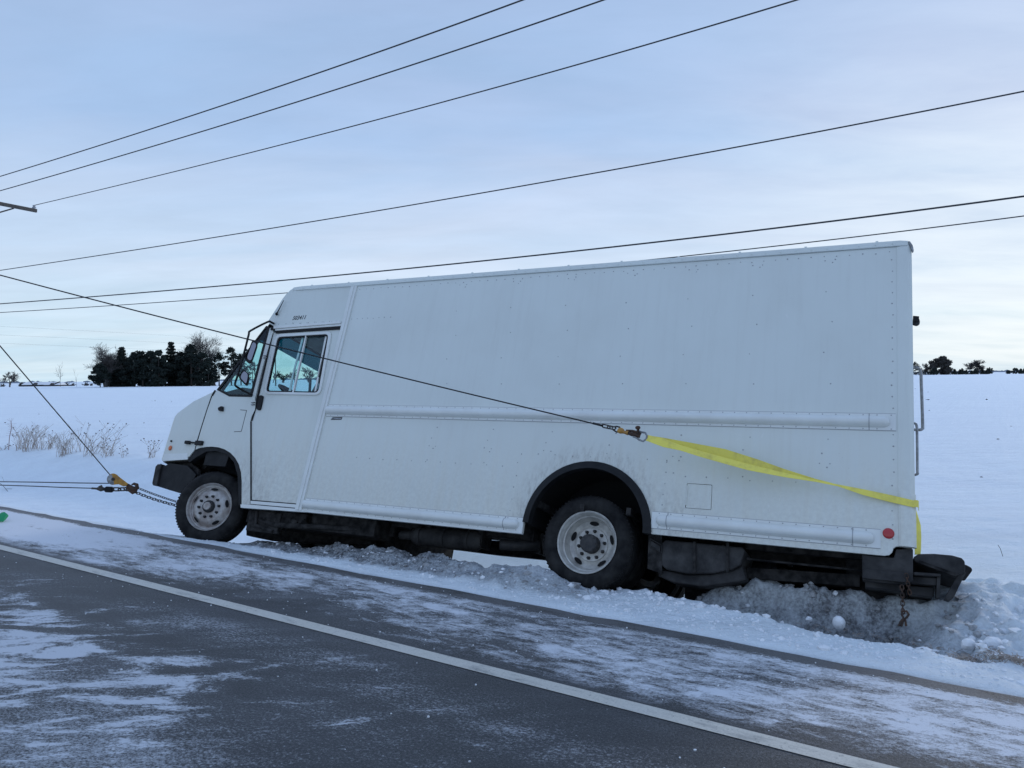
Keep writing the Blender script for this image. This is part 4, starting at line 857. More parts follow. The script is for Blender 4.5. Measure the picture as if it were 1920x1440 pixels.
# ------------------------------------------------------------------ recovery gear
def chain_mb(p0, p1, ln, r, wd, sag=0., mb=None, dirs=None):
    mb = mb or MB(); p0, p1 = np.array(p0, float), np.array(p1, float); L = np.linalg.norm(p1 - p0); n = max(2, int(round(L / (ln * .76)))); 
    for k in range(n):
        u = (k + .5) / n; c = p0 + (p1 - p0) * u; c = c - np.array([0, 0, sag * 4 * u * (1 - u)]); d = (p1 - p0) / L
        up = np.array([0, 0, 1.]) if abs(d[2]) < .8 else np.array([1., 0, 0]); s1 = np.cross(d, up); s1 /= np.linalg.norm(s1); s2 = np.cross(d, s1)
        q = s1 if k % 2 else s2
        if True: a = .6; q = (math.cos(a) * s1 + math.sin(a) * s2) if k % 2 else (-math.sin(a) * s1 + math.cos(a) * s2)
        st = ln / 2 - wd / 2; pts = []
        for j in range(8): t = -math.pi / 2 + math.pi * j / 7; pts.append(c + d * (st + wd / 2 * math.cos(t)) + q * wd / 2 * math.sin(t))
        for j in range(8): t = math.pi / 2 + math.pi * j / 7; pts.append(c + d * (-st + wd / 2 * math.cos(t)) + q * wd / 2 * math.sin(t))
        mb.tube(pts, r, 6, closed=True)
    return mb
# cable to the strap
sh = np.array(van2w(*S(1195, 812, -.30))); c_end = np.array(van2w(*S(1131, 798.5, -.30))); c_far = far(-330, 426.5, 7.0)
mb = MB(); mb.tube([c_far + (c_end - c_far) * u - np.array([0, 0, .035 * 4 * u * (1 - u)]) for u in np.linspace(0, 1, 24)], .0058, 8)
mb.tube([c_end + (c_far - c_end) * .012, c_end], .0095, 8)
tag(mb.build('winch_cable', M_cable, smooth='all'), 'dark wire cable running from the yellow strap up across the cab door', 'cable')
hook = empty('swivel_hook', sh); tag(hook, 'rusty swivel hook joining the winch cable to the shackle of the yellow strap', 'hook')
loc_ = sh
def Lp(x, y, v=-.30): return tuple(np.array(van2w(*S(x, y, v))) - loc_)
mb = MB(); chain_mb(Lp(1131, 798.5), Lp(1152, 803), .075, .006, .034, mb=mb); mb.build('eye_link', M_chain, hook, smooth=True)
mb = MB(); mb.tube([Lp(1147, 801), Lp(1156, 799.5), Lp(1162, 801), Lp(1163.5, 805), Lp(1162, 809.5), Lp(1156, 810), Lp(1150, 806)], .007, 8, closed=True); mb.build('swivel_bow', M_chain, hook, smooth=True)
mb = MB(); mb.blob(Lp(1164, 807.5), .026, 2, .08); mb.tube([Lp(1166, 808.5), Lp(1171, 810.5), Lp(1178, 812)], [.02, .014, .02], 8); mb.build('swivel_body', M_brace, hook, smooth=True)
mb = MB(); mb.tube([Lp(1173, 810), Lp(1184, 814), Lp(1191, 815), Lp(1199, 818), Lp(1200.5, 814), Lp(1196, 811), Lp(1186, 808), Lp(1174, 807)], [.012, .017, .018, .016, .012, .012, .010, .008], 8); mb.build('hook_body', M_rust, hook, smooth=True)
shk = empty('shackle', sh); tag(shk, 'galvanised bow shackle with a rusty pin at the front end of the yellow strap', 'shackle')
mb = MB(); mb.tube([Lp(1190, 809.5), Lp(1196, 808), Lp(1204, 810.5), Lp(1210, 811.5), Lp(1213, 817), Lp(1212, 823), Lp(1206, 827.5), Lp(1199, 825), Lp(1193, 820.5), Lp(1187, 818.5)], .0085, 8); mb.build('bow', M_steel, shk, smooth=True)
mb = MB(); mb.tube([Lp(1195.5, 801, -.33), Lp(1196.5, 806, -.32), Lp(1194, 821, -.29)], [.010, .010, .010], 8); mb.blob(Lp(1196, 802, -.33), .022, 2, .05); mb.build('pin', M_rust, shk, smooth=True)
# twisted two-ply strap
def strap_band(cl, mb, th=.003):
    """cl: list of (upper edge pixel, lower edge pixel, v upper, v lower)"""
    U_ = [np.array(van2w(*S(*a, va))) for a, b, va, vb in cl]; B_ = [np.array(van2w(*S(*b, vb))) for a, b, va, vb in cl]; nrm = np.array(NW) * th
    k = len(cl); secs = []
    for a, b in zip(U_, B_):
        secs.append([tuple(a), tuple(a * .5 + b * .5 - nrm * .6), tuple(b), tuple(b + nrm), tuple(a * .5 + b * .5 + nrm * .4), tuple(a + nrm)])
    mb.loft(secs)
def dense(cl, k=5):
    out = []
    for i in range(len(cl) - 1):
        for j in range(k):
            u = j / k; a, b = cl[i], cl[i + 1]; out.append((tuple(a[0][q] + (b[0][q] - a[0][q]) * u for q in (0, 1)), tuple(a[1][q] + (b[1][q] - a[1][q]) * u for q in (0, 1)), a[2] + (b[2] - a[2]) * u, a[3] + (b[3] - a[3]) * u))
    return out + [cl[-1]]
mb = MB()
strap_band(dense([((1212, 815), (1211, 826), -.29, -.31), ((1245, 822), (1243, 838), -.27, -.28), ((1275, 834), (1275, 844.5), -.25, -.26), ((1320, 847), (1318, 858), -.22, -.23), ((1400, 869), (1400, 881), -.16, -.18), ((1470, 886), (1470, 894.5), -.12, -.14), ((1530, 900), (1530, 903.5), -.085, -.095),
                  ((1570, 908), (1570, 911.5), -.06, -.07), ((1620, 917.5), (1618, 928), -.038, -.042), ((1670, 928), (1668, 941), -.024, -.024), ((1714, 938.5), (1714, 951.5), -.022, -.022)]), mb)
strap_band(dense([((1213, 816), (1212, 822), -.29, -.28), ((1240, 820), (1240, 830), -.265, -.25), ((1290, 829), (1290, 842), -.235, -.21), ((1360, 842), (1360, 862), -.19, -.16), ((1420, 861), (1420, 882), -.145, -.12), ((1470, 879), (1470, 892), -.115, -.095), ((1530, 898), (1530, 902), -.08, -.07), ((1560, 905.5), (1560, 908), -.066, -.066)]), mb)
# round the rear corner and down to the step
cr = [(7.022, -.018), (7.032, -.005), (7.034, .03), (7.036, .10)]
lo = S(1714, 951.5)[2]; hi = S(1714, 938.5)[2]
mb.loft([[tuple(van2w(a, v, hi)), tuple(van2w(a, v, lo)), tuple(van2w(a + .003, v, lo)), tuple(van2w(a + .003, v, hi))] for a, v in [(7.006, -.022)] + cr])
q = [((1713, 941), (1716.5, 952)), ((1715, 952), (1721, 966)), ((1716, 970), (1726.5, 985)), ((1716, 1000), (1727.5, 1005)), ((1715, 1030), (1727, 1030)), ((1715, 1040), (1726, 1040))]
mb.loft([[tuple(van2w(*S(*a, .10))), tuple(van2w(*S(*b, .13))), tuple(van2w(*S(b[0], b[1], .134))), tuple(van2w(*S(a[0], a[1], .104)))] for a, b in q])
tag(mb.build('recovery_strap', M_strap, smooth=40), 'bright yellow webbing strap twisted along the van side to its rear corner', 'strap')
# rusty chain hanging from the rear step
ch0 = van2w(*S(1699, 1076, -.03)); ch1 = van2w(*S(1694, 1150, -.06)); ch0b = van2w(*S(1691, 1098, -.02)); ch1b = van2w(*S(1693, 1150, -.04))
o = empty('hanging_chain', ch0); tag(o, 'rusty chain with a grab hook hanging from the rear step into the snow', 'chain')
mb = MB(); chain_mb((0, 0, 0), np.array(van2w(*S(1706, 1114, .0))) - ch0, .036, .0032, .020, mb=mb); chain_mb(np.array(ch0b) - ch0, np.array(ch1b) - ch0, .038, .0035, .021, mb=mb); mb.build('links', M_rust, o, smooth=True)
mb = MB(); H = lambda x, y, v=-.05: tuple(np.array(van2w(*S(x, y, v))) - ch0)
mb.tube([H(1692, 1146), H(1691, 1153), H(1695, 1160), H(1700, 1158), H(1704, 1152), H(1700, 1146)], .008, 8, closed=True); mb.tube([H(1696, 1158), H(1689, 1166), H(1686, 1173), H(1690, 1174), H(1693, 1166), H(1697, 1160), H(1699, 1174)], [.008, .009, .010, .008, .007, .008, .008], 8); mb.build('grab_hook', M_rust, o, smooth=True)
# snatch block and chains in front of the van
PZ = 8.9
def PW(x, y, d=PZ): return np.array(far(x, y, d))
blk = empty('snatch_block', PW(213, 899)); tag(blk, 'worn yellow snatch block with its hook, hanging in front of the bumper', 'pulley'); b0 = PW(213, 899)
def BL(x, y, d=0): return tuple(PW(x, y, PZ + d) - b0)
def teardrop(dz):
    cx_, cy_, r = 212, 898.5, 10.8; pts = []
    for j in range(15): q = R(62 + (282 - 62) * j / 14); pts.append((cx_ + r * math.cos(q - .30), cy_ - r * math.sin(q - .30)))
    pts += [(222, 908), (232, 912), (237.5, 911), (240, 906.5), (234, 902), (226, 896)]
    return [BL(x, y, dz) for x, y in pts]
mb = MB(); mb.loft([teardrop(-.035), teardrop(-.025)]); mb.loft([teardrop(.025), teardrop(.035)]); mb.build('cheek_plate', M_brace, blk, bevel=.002)
vw = ray(212, 898.5); vw = WM @ (vw / np.linalg.norm(vw)); e1 = np.cross(vw, [0, 0, 1]); e1 /= np.linalg.norm(e1); e2 = np.cross(e1, vw)
mb = MB(); mb.lathe([(0, -.04), (.058, -.04), (.064, -.036), (.064, -.026)], BL(212, 898.5), vw, e1, e2, 28); mb.lathe([(0, -.024), (.066, -.024), (.058, 0), (.066, .024), (0, .024)], BL(212, 898.5), vw, e1, e2, 28); mb.build('sheave', M_steel, blk, smooth=35)
mb = MB(); mb.lathe([(0, -.055), (.016, -.055), (.02, -.050), (.02, -.03)], BL(212, 898.5), vw, e1, e2, 12); mb.build('axle_pin', M_hub, blk)
mb = MB(); mb.tube([BL(236, 908), BL(241, 911), BL(246, 915), BL(252, 917), BL(257, 914), BL(256.5, 909), BL(251, 907), BL(247, 909)], [.02, .024, .03, .032, .028, .022, .016, .009], 8); mb.tube([BL(238, 913), BL(243, 919), BL(249, 923), BL(254, 921), BL(257, 916)], [.014, .022, .026, .022, .014], 8); mb.build('hook', M_rust, blk, smooth=True)
mb = MB(); mb.tube([far(-30, 613.5, 7.2), PW(205.5, 889.5) * .985 + far(-30, 613.5, 7.2) * .015, PW(207, 891)], .0058, 8)
arc = [PW(212 + 10.5 * math.cos(R(q)), 898.5 - 10.5 * math.sin(R(q))) for q in (120, 150, 180, 210, 240)]
mb.tube([PW(207, 891)] + arc[1:4] + [PW(205, 906.2), PW(150, 905.6), PW(60, 903.9), far(-60, 902.4, 9.5)], .0058, 8)
tag(mb.build('winch_cable', M_cable, smooth='all'), 'dark wire cable coming down steeply from the left and round the snatch block', 'cable')
b2 = empty('cable_hook', PW(190, 915)); bb = PW(190, 915); tag(b2, 'black swivel hook with a latch at the end of the lower level cable', 'hook')
def B2(x, y, d=0): return tuple(PW(x, y, PZ + .04 + d) - bb)
mb = MB(); mb.tube([B2(172, 915.5), B2(183, 916.3)], .012, 8); mb.tube([B2(182, 916), B2(190, 917), B2(195, 917)], [.016, .03, .02], 10); mb.loft([[B2(184, 912, -.02), B2(191, 909, -.02), B2(193, 913, -.02), B2(187, 919, -.02)], [B2(184, 912, .02), B2(191, 909, .02), B2(193, 913, .02), B2(187, 919, .02)]]); mb.build('swivel', M_chain, b2, smooth=40)
mb = MB(); mb.tube([B2(196, 917), B2(199, 917.5), B2(210, 918), B2(213, 917.5)], [.02, .036, .036, .02], 10); mb.build('barrel', M_black, b2, smooth=35)
mb = MB(); chain_mb(B2(213, 917.5), B2(246, 917), .10, .0085, .05, mb=mb); mb.build('link', M_chain, b2, smooth=True)
mb = MB(); mb.tube([PW(178, 915.6, PZ + .04), PW(120, 914), PW(60, 911.5), far(-60, 907.6, 9.5)], .0058, 8); tag(mb.build('winch_cable', M_cable, smooth='all'), 'lower of the two level cables coming in from the left edge to the black hook', 'cable')
fr1 = van2w(.05, .75, .42); fr2 = van2w(.10, .55, .36)
mb = MB(); chain_mb(PW(256, 914), far(352, 947, 9.15), .034, .0036, .023, .01, mb=mb); tag(mb.build('tow_chain', M_chain, smooth='all'), 'upper finer-looking chain from the snatch block to behind the front wheel', 'chain', None)
mb = MB(); chain_mb(PW(252, 922), far(352, 952, 8.75), .048, .0046, .031, .02, mb=mb); tag(mb.build('tow_chain', M_chain, smooth='all'), 'lower slack chain from the hook of the snatch block to the front wheel', 'chain', None)

# green webbing at the roadside, left edge of the view
g0 = ground(2, 977, .01); mb = MB(); secs = []
for k in range(13):
    u = k / 12; x = -.40 + .46 * u; wv = .020 * math.sin(u * 9) + .012 * math.sin(u * 23)
    secs.append([(x, -.075 + .02 * u, .005 + abs(wv) * .5), (x + .01, -.03, .035 + wv * .6 + .02 * u), (x, .03, .065 + wv + .02 * u * u), (x - .005, .06, .055 + wv), (x, .0, .02 + wv * .4), (x, -.05, .0)])
mb.loft(secs); o = mb.build('webbing_sling', M_green, smooth=50); o.location = tuple(g0); tag(o, 'crumpled bright green webbing lying at the road edge on the left', 'webbing')

# ------------------------------------------------------------------ overhead line
def wire(pts, d0, d1, r, label, grp='overhead power lines', r2=None):
    """three measured points on the hanging curve; distance runs d0 -> d1 (1/d is linear in the picture)"""
    (xa, ya), (xb, yb), (xc, yc) = pts; A_ = np.polyfit([xa, xb, xc], [ya, yb, yc], 2); P = []
    for u in np.linspace(0, 1.5 if d1 < 20 else 1, 56):
        x = xa + (xc - xa) * u; d = 1 / ((1 - u) / d0 + u / d1); y = np.polyval(A_, x) if u <= 1 else np.polyval(A_, xc) + np.polyval(np.polyder(A_), xc) * (x - xc); P.append(far(x, y, d))
    mb = MB(); mb.tube(P, r, 6); o = mb.build('power_line', M_wire, smooth='all'); return tag(o, label, 'power line', grp)
ex = lambda pts: pts
wire([(-200, 390.5), (485, 175), (1150, -64)], 26, 11, .013, 'topmost overhead wire, leaving the picture at the top middle')
wire([(-200, 413), (567, 188), (1350, -78)], 26, 11, .013, 'second overhead wire from the top')
wire([(64, 385), (780, 205), (1700, -64)], 28, 11, .013, 'third overhead wire, starting at the insulator on the crossarm')
wire([(-200, 536), (960, 352), (2150, 124)], 28, 11, .013, 'fourth overhead wire from the top, crossing the whole sky well above the van')
wire([(-200, 584), (960, 483.5), (2150, 336)], 28, 11.5, .017, 'thick overhead wire passing just above the van roof')
wire([(-200, 597), (540, 549), (2150, 374)], 28, 13, .012, 'lowest near overhead wire, partly hidden behind the van roof')
for lb, ya, yb in (('highest of the three thin faint wires far off above the tree cluster', 612, 636), ('middle one of the three thin faint wires far off above the tree cluster', 628, 648), ('lowest of the three thin faint wires far off above the tree cluster', 643.5, 661)):
    wire([(-300, ya - 13), (0, ya), (430, yb)], 60, 110, .006, lb, 'faint distant power lines')
# utility pole: crossarm end and brace reach into view from the left
pb = far(-130, 352, 26); pole = empty('utility_pole', (pb[0], pb[1], 0)); tag(pole, 'timber utility pole whose crossarm end reaches in at the left edge', 'utility pole')
def PL(p): return tuple(np.array(p) - np.array((pb[0], pb[1], 0)))
mb = MB(); mb.tube([(0, 0, -.5), (0, 0, pb[2] + 2.0)], [.17, .12], 14); mb.build('post', M_pole, pole, smooth=40)
A0, A1 = np.array(far(-330, 317, 23.5)), np.array(far(69, 395.5, 28)); dd = (A1 - A0) / np.linalg.norm(A1 - A0); sx = np.cross(dd, [0, 0, 1]); sx /= np.linalg.norm(sx); sz = np.cross(sx, dd)
mb = MB(); mb.loft([[PL(p + sx * a * .055 + sz * b * .062) for a, b in ((-1, -1), (1, -1), (1, 1), (-1, 1))] for p in (A0, A1)]); mb.build('crossarm', M_pole, pole, bevel=.008)
mb = MB(); mb.tube([PL(far(26, 390.5, 27.6)), PL(far(-130, 436, 26))], .028, 6); mb.build('crossarm_brace', M_pole, pole)
ip = np.array(far(64, 393, 27.95)); mb = MB(); mb.lathe([(.0, .17), (.045, .165), (.05, .13), (.03, .12), (.075, .08), (.07, .06), (.02, .06), (.015, -.10), (0, -.10)], PL(ip), (0, 0, 1), (1, 0, 0), (0, 1, 0), 14); mb.build('insulator', M_ins, pole, smooth=40)

# ------------------------------------------------------------------ far trees
def crown(h, wd, n, leaf, shape, base=.05, seed=0):
    """leaf-sized faces gathered on branch clumps, so the outline is uneven and sky shows between"""
    rg = np.random.default_rng(seed); cen = []
    if shape == 'cone':
        nw = 13
        for k in range(nw):
            u = base + (1 - base) * (k / nw) ** .92; L = wd / 2 * (1 - u) ** .8 * rg.uniform(.75, 1.15); nbr = 7 if u < .8 else 5; a0_ = rg.uniform(0, 6.28)
            for j in range(nbr):
                a = a0_ + j * 6.283 / nbr + rg.normal() * .2; l = L * rg.uniform(.7, 1.2)
                for q in (.35, .7, 1.0): cen.append((math.cos(a) * l * q, math.sin(a) * l * q, (u + .045 * q * (1 - .4 * u)) * h, .085 * wd * (1.15 - .5 * q), .5))
        cen.append((0, 0, h * .96, .03 * wd, 2.5))
    else:
        nc = 46
        for k in range(nc):
            u = base + (1 - base) * rg.uniform(0, 1) ** .85; prof_ = (math.sin(min(1, u * .93 + .12) * math.pi) ** .55) if shape == 'pine' else math.sqrt(max(0, 1 - (2 * u - 1) ** 2))
            a = rg.uniform(0, 6.283); l = wd / 2 * prof_ * rg.uniform(.25, 1.0) ** .6; cen.append((math.cos(a) * l, math.sin(a) * l, u * h * rg.uniform(.93, 1.0), wd * rg.uniform(.07, .16), .55 if shape == 'pine' else .8))
    cen = np.array(cen); wgt = cen[:, 3] ** 1.6; ii = rg.choice(len(cen), n, p=wgt / wgt.sum()); c = cen[ii]
    d = rg.normal(size=(n, 3)); d /= np.linalg.norm(d, axis=1)[:, None]; d *= (rg.uniform(0, 1, n) ** .5)[:, None] * c[:, 3:4] * 1.25; d[:, 2] *= c[:, 4]; P = c[:, :3] + d; P[:, 2] = np.clip(P[:, 2], 0, None)
    a = rg.normal(size=(n, 3)); a /= np.linalg.norm(a, axis=1)[:, None]; b = np.cross(a, rg.normal(size=(n, 3))); b /= np.linalg.norm(b, axis=1)[:, None]
    s1 = leaf * rg.uniform(.4, 1.2, n)[:, None]; s2 = leaf * rg.uniform(.25, .6, n)[:, None]
    a = a * s1; b = b * s2; vs = np.stack([P - a, P + b * .6 - a * .2, P + a, P - b], 1).reshape(-1, 3)
    return [tuple(v) for v in vs], [(4 * k, 4 * k + 1, 4 * k + 2, 4 * k + 3) for k in range(n)]
TREES = []
def evergreen(px, base_y, hp, wp, dist, label, shape='cone', n=1500, m=None, grp='trees of the dark windbreak', seed=0, trunk_show=0., leaf=None):
    p = far(px, base_y, dist); k = dist / FPX; h = hp * k; wd = wp * k; o = empty('evergreen_tree', (p[0], p[1], p[2] - .2)); tag(o, label, 'tree', grp)
    mb = MB(); mb.tube([(0, 0, -.5), (0, 0, h * .5), (0, 0, h * .93)], [.022 * h, .014 * h, .003 * h], 6); mb.build('trunk', M_bark2, o)
    vs, fs = crown(h, wd, n, leaf or max(.28, h * .045), shape, .02 + trunk_show, seed); mb = MB(); mb.add(vs, fs)
    me = bpy.data.meshes.new('crown'); me.from_pydata(vs, [], fs); me.materials.append(m or M_pine); c = bpy.data.objects.new('crown', me); C.objects.link(c); c.parent = o; return o
def bare_tree(px, base_y, hp, wp, dist, label, seed=0, grp='bare trees', levels=5, lean=0., name='bare_tree', m=None, low=.18, thick=1.0, trunks=1, nb=4):
    rg = random.Random(seed); p = far(px, base_y, dist); k = dist / FPX; h = hp * k; wd = wp * k
    o = empty(name, (p[0], p[1], p[2] - .1)); tag(o, label, 'tree', grp); tr = MB(); cw = MB()
    minr = dist * .00010
    def grow(p0, d, ln, r, lv):
        pts = [p0]; d = np.array(d, float); cur = np.array(p0, float); seg = 3
        for s_ in range(seg):
            d = d + np.array([rg.gauss(0, .10), rg.gauss(0, .10), .06 + .03 * (lv < 3)]); d /= np.linalg.norm(d); cur = cur + d * ln / seg; pts.append(cur.copy())
        mb = tr if lv == 0 else cw; r1 = max(r * .55, minr); mb.tube(pts, [max(r + (r1 - r) * i_ / seg, minr) for i_ in range(seg + 1)], 5 if lv < 2 else 3, cap=False)
        if lv >= levels: return
        for j in range(nb if lv < levels - 1 else nb + 1):
            t = rg.uniform(.3, 1.0) if j else 1.0; q = pts[min(seg, int(t * seg))]; az = rg.uniform(0, 6.283); sp = rg.uniform(.35, .85) * (1.0 if lv else .75)
            s1 = np.cross(d, [math.cos(az), math.sin(az), .3]); s1 /= np.linalg.norm(s1) + 1e-9; nd = d * math.cos(sp) + s1 * math.sin(sp); nd[0] *= 1 + .25 * (wd > h); nd[1] *= 1 + .25 * (wd > h)
            grow(q, nd, ln * rg.uniform(.58, .80), r1 * rg.uniform(.7, .95), lv + 1)
    for q in range(trunks): grow((q * .3 * rg.uniform(-1, 1), 0, -.3), (lean + rg.uniform(-.25, .25) * (trunks > 1), 0, 1), h * (low + .12), h * .022 * thick, 0)
    zs = [v[2] for v in cw.v]; xs = [v[0] for v in cw.v]; kz = h / max(zs); kx = wd / (max(xs) - min(xs))
    for mb in (tr, cw): mb.v = [(x * kx, y * kx, z * kz) for x, y, z in mb.v]
    tr.build('trunk', m or M_bark, o); cw.build('branches', m or M_bark, o); return o
# left windbreak: (x, height px, width px, shape, seed)
wb_ = [(188, 42, 30, 'round', 'small round bush at the left foot of the dark windbreak'), (205, 58, 38, 'pine', 'low dark evergreen near the left end of the windbreak'), (229, 76, 44, 'cone', 'first pointed evergreen from the left in the windbreak'),
       (252, 64, 42, 'pine', 'shorter evergreen right of the first pointed one'), (268, 74, 46, 'pine', 'bushy pine with a knobbly top left of the middle of the windbreak'), (284, 66, 40, 'pine', 'dense pine behind the small snow mound at the foot of the windbreak'), (298, 66, 38, 'pine', 'dark pine left of the spiky-topped tree'),
       (322, 85, 46, 'cone', 'tallest spiky-topped evergreen in the middle of the windbreak'), (310, 60, 40, 'pine', 'low dense evergreen filling in under the spiky-topped tree'), (341, 66, 44, 'pine', 'pine just right of the spiky-topped tree'),
       (359, 78, 46, 'pine', 'broad dark pine below the large bare tree'), (378, 66, 44, 'pine', 'dark pine at the right end of the solid part of the windbreak'), (391, 52, 34, 'pine', 'low pine standing right at the break in the windbreak')]
for k, (x, hp, wp, shp, lb) in enumerate(wb_):
    evergreen(x, 725 - (x - 180) * .012, hp, wp, 205 + (k * 37 % 13) - 4, lb, shp, 3000, M_pine, seed=100 + k, leaf=.5)
for k, (x, hp, wp) in enumerate([(218, 50, 40), (243, 52, 40), (262, 52, 42), (290, 54, 44), (330, 56, 44), (350, 56, 42), (368, 56, 40)]):
    evergreen(x, 724.5 - (x - 180) * .012, hp, wp, 216 + k % 3 * 3, ['low dark evergreen behind the gap left of the first pointed one', 'back-row evergreen behind the first pointed one', 'back-row evergreen behind the knobbly-topped pine', 'back-row evergreen behind the small snow mound', 'back-row evergreen right behind the spiky-topped tree', 'back-row evergreen left of the large bare trees', 'back-row evergreen under the large bare trees'][k], 'pine', 2600, M_pine, leaf=.8, grp='evergreens in the back row of the windbreak', seed=200 + k)
evergreen(411, 722.5, 62, 34, 208, 'slim open pine showing its trunk, right of the break in the windbreak', 'pine', 800, M_pine, seed=300, trunk_show=.28)
evergreen(434, 722, 73, 36, 210, 'dark pine partly behind the van windscreen', 'pine', 1500, M_pine, seed=301, trunk_show=.22)
evergreen(452, 722, 58, 34, 214, 'pine seen just through the van windscreen', 'pine', 1200, M_pine, seed=302, trunk_show=.15)
evergreen(474, 720.5, 44, 30, 222, 'evergreen seen through the side window beside the windscreen', 'pine', 900, M_pine2, seed=303)
bare_tree(199, 724, 84, 84, 208, 'bare tree with a leaning spread at the left end of the windbreak', 5, trunks=2, levels=5, low=.2, thick=1.2)
bare_tree(222, 723, 78, 46, 225, 'bare tree rising behind the first pointed evergreen', 9, levels=5, thick=1.3)
bare_tree(372, 722, 104, 84, 214, 'left one of the two tall bare trees above the windbreak', 12, levels=5, low=.3, thick=1.3)
bare_tree(402, 722, 102, 96, 216, 'right one of the two tall bare trees above the windbreak', 14, levels=5, low=.3, thick=1.3)
bare_tree(19, 725.5, 31, 36, 250, 'round bare tree at the left edge of the field', 21, levels=4, low=.14)
bare_tree(113, 723, 46, 16, 240, 'tall thin bare tree beside the snowy sheds', 25, levels=3, low=.3, nb=3, thick=.6)
bare_tree(144, 723, 32, 10, 240, 'slim bent bare sapling left of the windbreak', 28, levels=2, low=.5, nb=2, thick=.6, lean=-.2)
for k, (x, hp, wp) in enumerate([(512, 26, 20), (532, 20, 26), (553, 28, 24), (578, 34, 30), (600, 24, 24)]):
    bare_tree(x, 719.5, hp, wp, 330, ['low bare tree left of the far pole, seen through the door window', 'short bare tree right of the far pole, seen through the door window', 'bare tree in the middle of the door window', 'largest bare tree seen through the rear door pane', 'bare tree at the right side of the rear door pane'][k], 40 + k, levels=4, grp='bare trees seen through the cab')
fp = far(517, 719, 180); o = empty('utility_pole', (fp[0], fp[1], -.3)); tag(o, 'thin distant utility pole seen through the driver door window', 'utility pole')
mb = MB(); mb.tube([(0, 0, 0), (0, 0, 10.0)], [.16, .11], 8); mb.build('post', M_pole, o); mb = MB(); mb.box(-1.1, 1.1, -.05, .05, 9.2, 9.33); mb.build('crossarm', M_pole, o)
# right tree line
rt = [(1700, 30, 26, 'pine'), (1716, 24, 20, 'pine'), (1727, 13, 13, 'cone'), (1745, 20, 15, 'cone'), (1752, 12, 12, 'round'), (1790, 10, 11, 'cone'), (1800, 9, 10, 'cone'), (1804, 11, 10, 'cone'), (1812, 8, 8, 'cone'), (1822, 7, 8, 'cone'), (1829, 11, 11, 'cone'), (1842, 11, 11, 'cone'), (1849, 7, 8, 'cone'), (1856, 12, 11, 'round'), (1891, 6, 8, 'round'), (1903, 10, 12, 'round'), (1914, 9, 10, 'cone'), (1921, 10, 10, 'cone')]
rl = ['tallest evergreen of the right tree line, half hidden by the van', 'dark evergreen just right of the van corner', 'small pointed evergreen behind the grab handle', 'pointed evergreen left of the round brown tree', 'rounded evergreen tucked against the round brown tree', 'small evergreen right of the round brown tree', 'second small evergreen right of the round brown tree', 'pointed young evergreen left of the wide bare tree', 'tiny evergreen at the left foot of the wide bare tree', 'smallest evergreen in front of the wide bare tree', 'pointed evergreen below the middle of the wide bare tree', 'pointed evergreen below the right side of the wide bare tree', 'tiny evergreen before the last rounded one', 'rounded evergreen at the right end of the first row', 'small rounded evergreen right of the gap in the tree line', 'rounded evergreen near the right edge of the field', 'pointed evergreen close to the right edge of the picture', 'evergreen cut off by the right edge of the picture']
for k, (x, hp, wp, shp) in enumerate(rt):
    evergreen(x, 702.2 - (x - 1710) * .012, hp, wp, 380 + k % 4 * 5, rl[k], shp, 700, M_pine2, grp='trees of the right tree line', seed=400 + k, leaf=.42)
NTH = ['first', 'second', 'third', 'fourth', 'fifth', 'sixth', 'seventh', 'eighth', 'ninth', 'tenth', 'eleventh', 'twelfth']
for k, x in enumerate(range(1722, 1862, 12)):
    evergreen(x, 702.2 - (x - 1710) * .012, 5.5, 15, 392, NTH[k] + ' low evergreen from the van along the foot of the right tree line', 'round', 260, M_pine2, grp='low evergreens at the foot of the right tree line', seed=450 + k, leaf=.35)
p = far(1765, 701.5, 388); kk = 388 / FPX; o = empty('round_tree', (p[0], p[1], p[2] - .2)); tag(o, 'large round brownish tree standing highest in the right tree line', 'tree', 'trees of the right tree line')
vs, fs = crown(31 * kk, 36 * kk, 9000, .55, 'round', .0, 77); mb = MB(); mb.add(vs, fs); mb.build('crown', M_brown, o); mb = MB(); mb.tube([(0, 0, -.5), (0, 0, 4)], .3, 8); mb.build('trunk', M_bark2, o)
bare_tree(1833, 700.5, 27, 36, 395, 'wide bare tree above the young evergreens on the right', 61, levels=5, low=.2, trunks=1, thick=1.1, grp='trees of the right tree line')
bare_tree(1735, 701.5, 22, 16, 395, 'pale thin bare tree behind the pointed evergreen', 63, levels=5, grp='trees of the right tree line')
bare_tree(1752, 701.5, 25, 16, 392, 'bare tree at the left shoulder of the round brown tree', 66, levels=5, grp='trees of the right tree line')
# far woods on the horizon
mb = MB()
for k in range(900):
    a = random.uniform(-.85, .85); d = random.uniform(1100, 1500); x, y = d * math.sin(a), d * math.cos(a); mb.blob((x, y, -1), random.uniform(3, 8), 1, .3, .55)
tag(mb.build('far_woods', mat('far_woods_haze', (.16, .20, .26), .9)), kind='stuff')
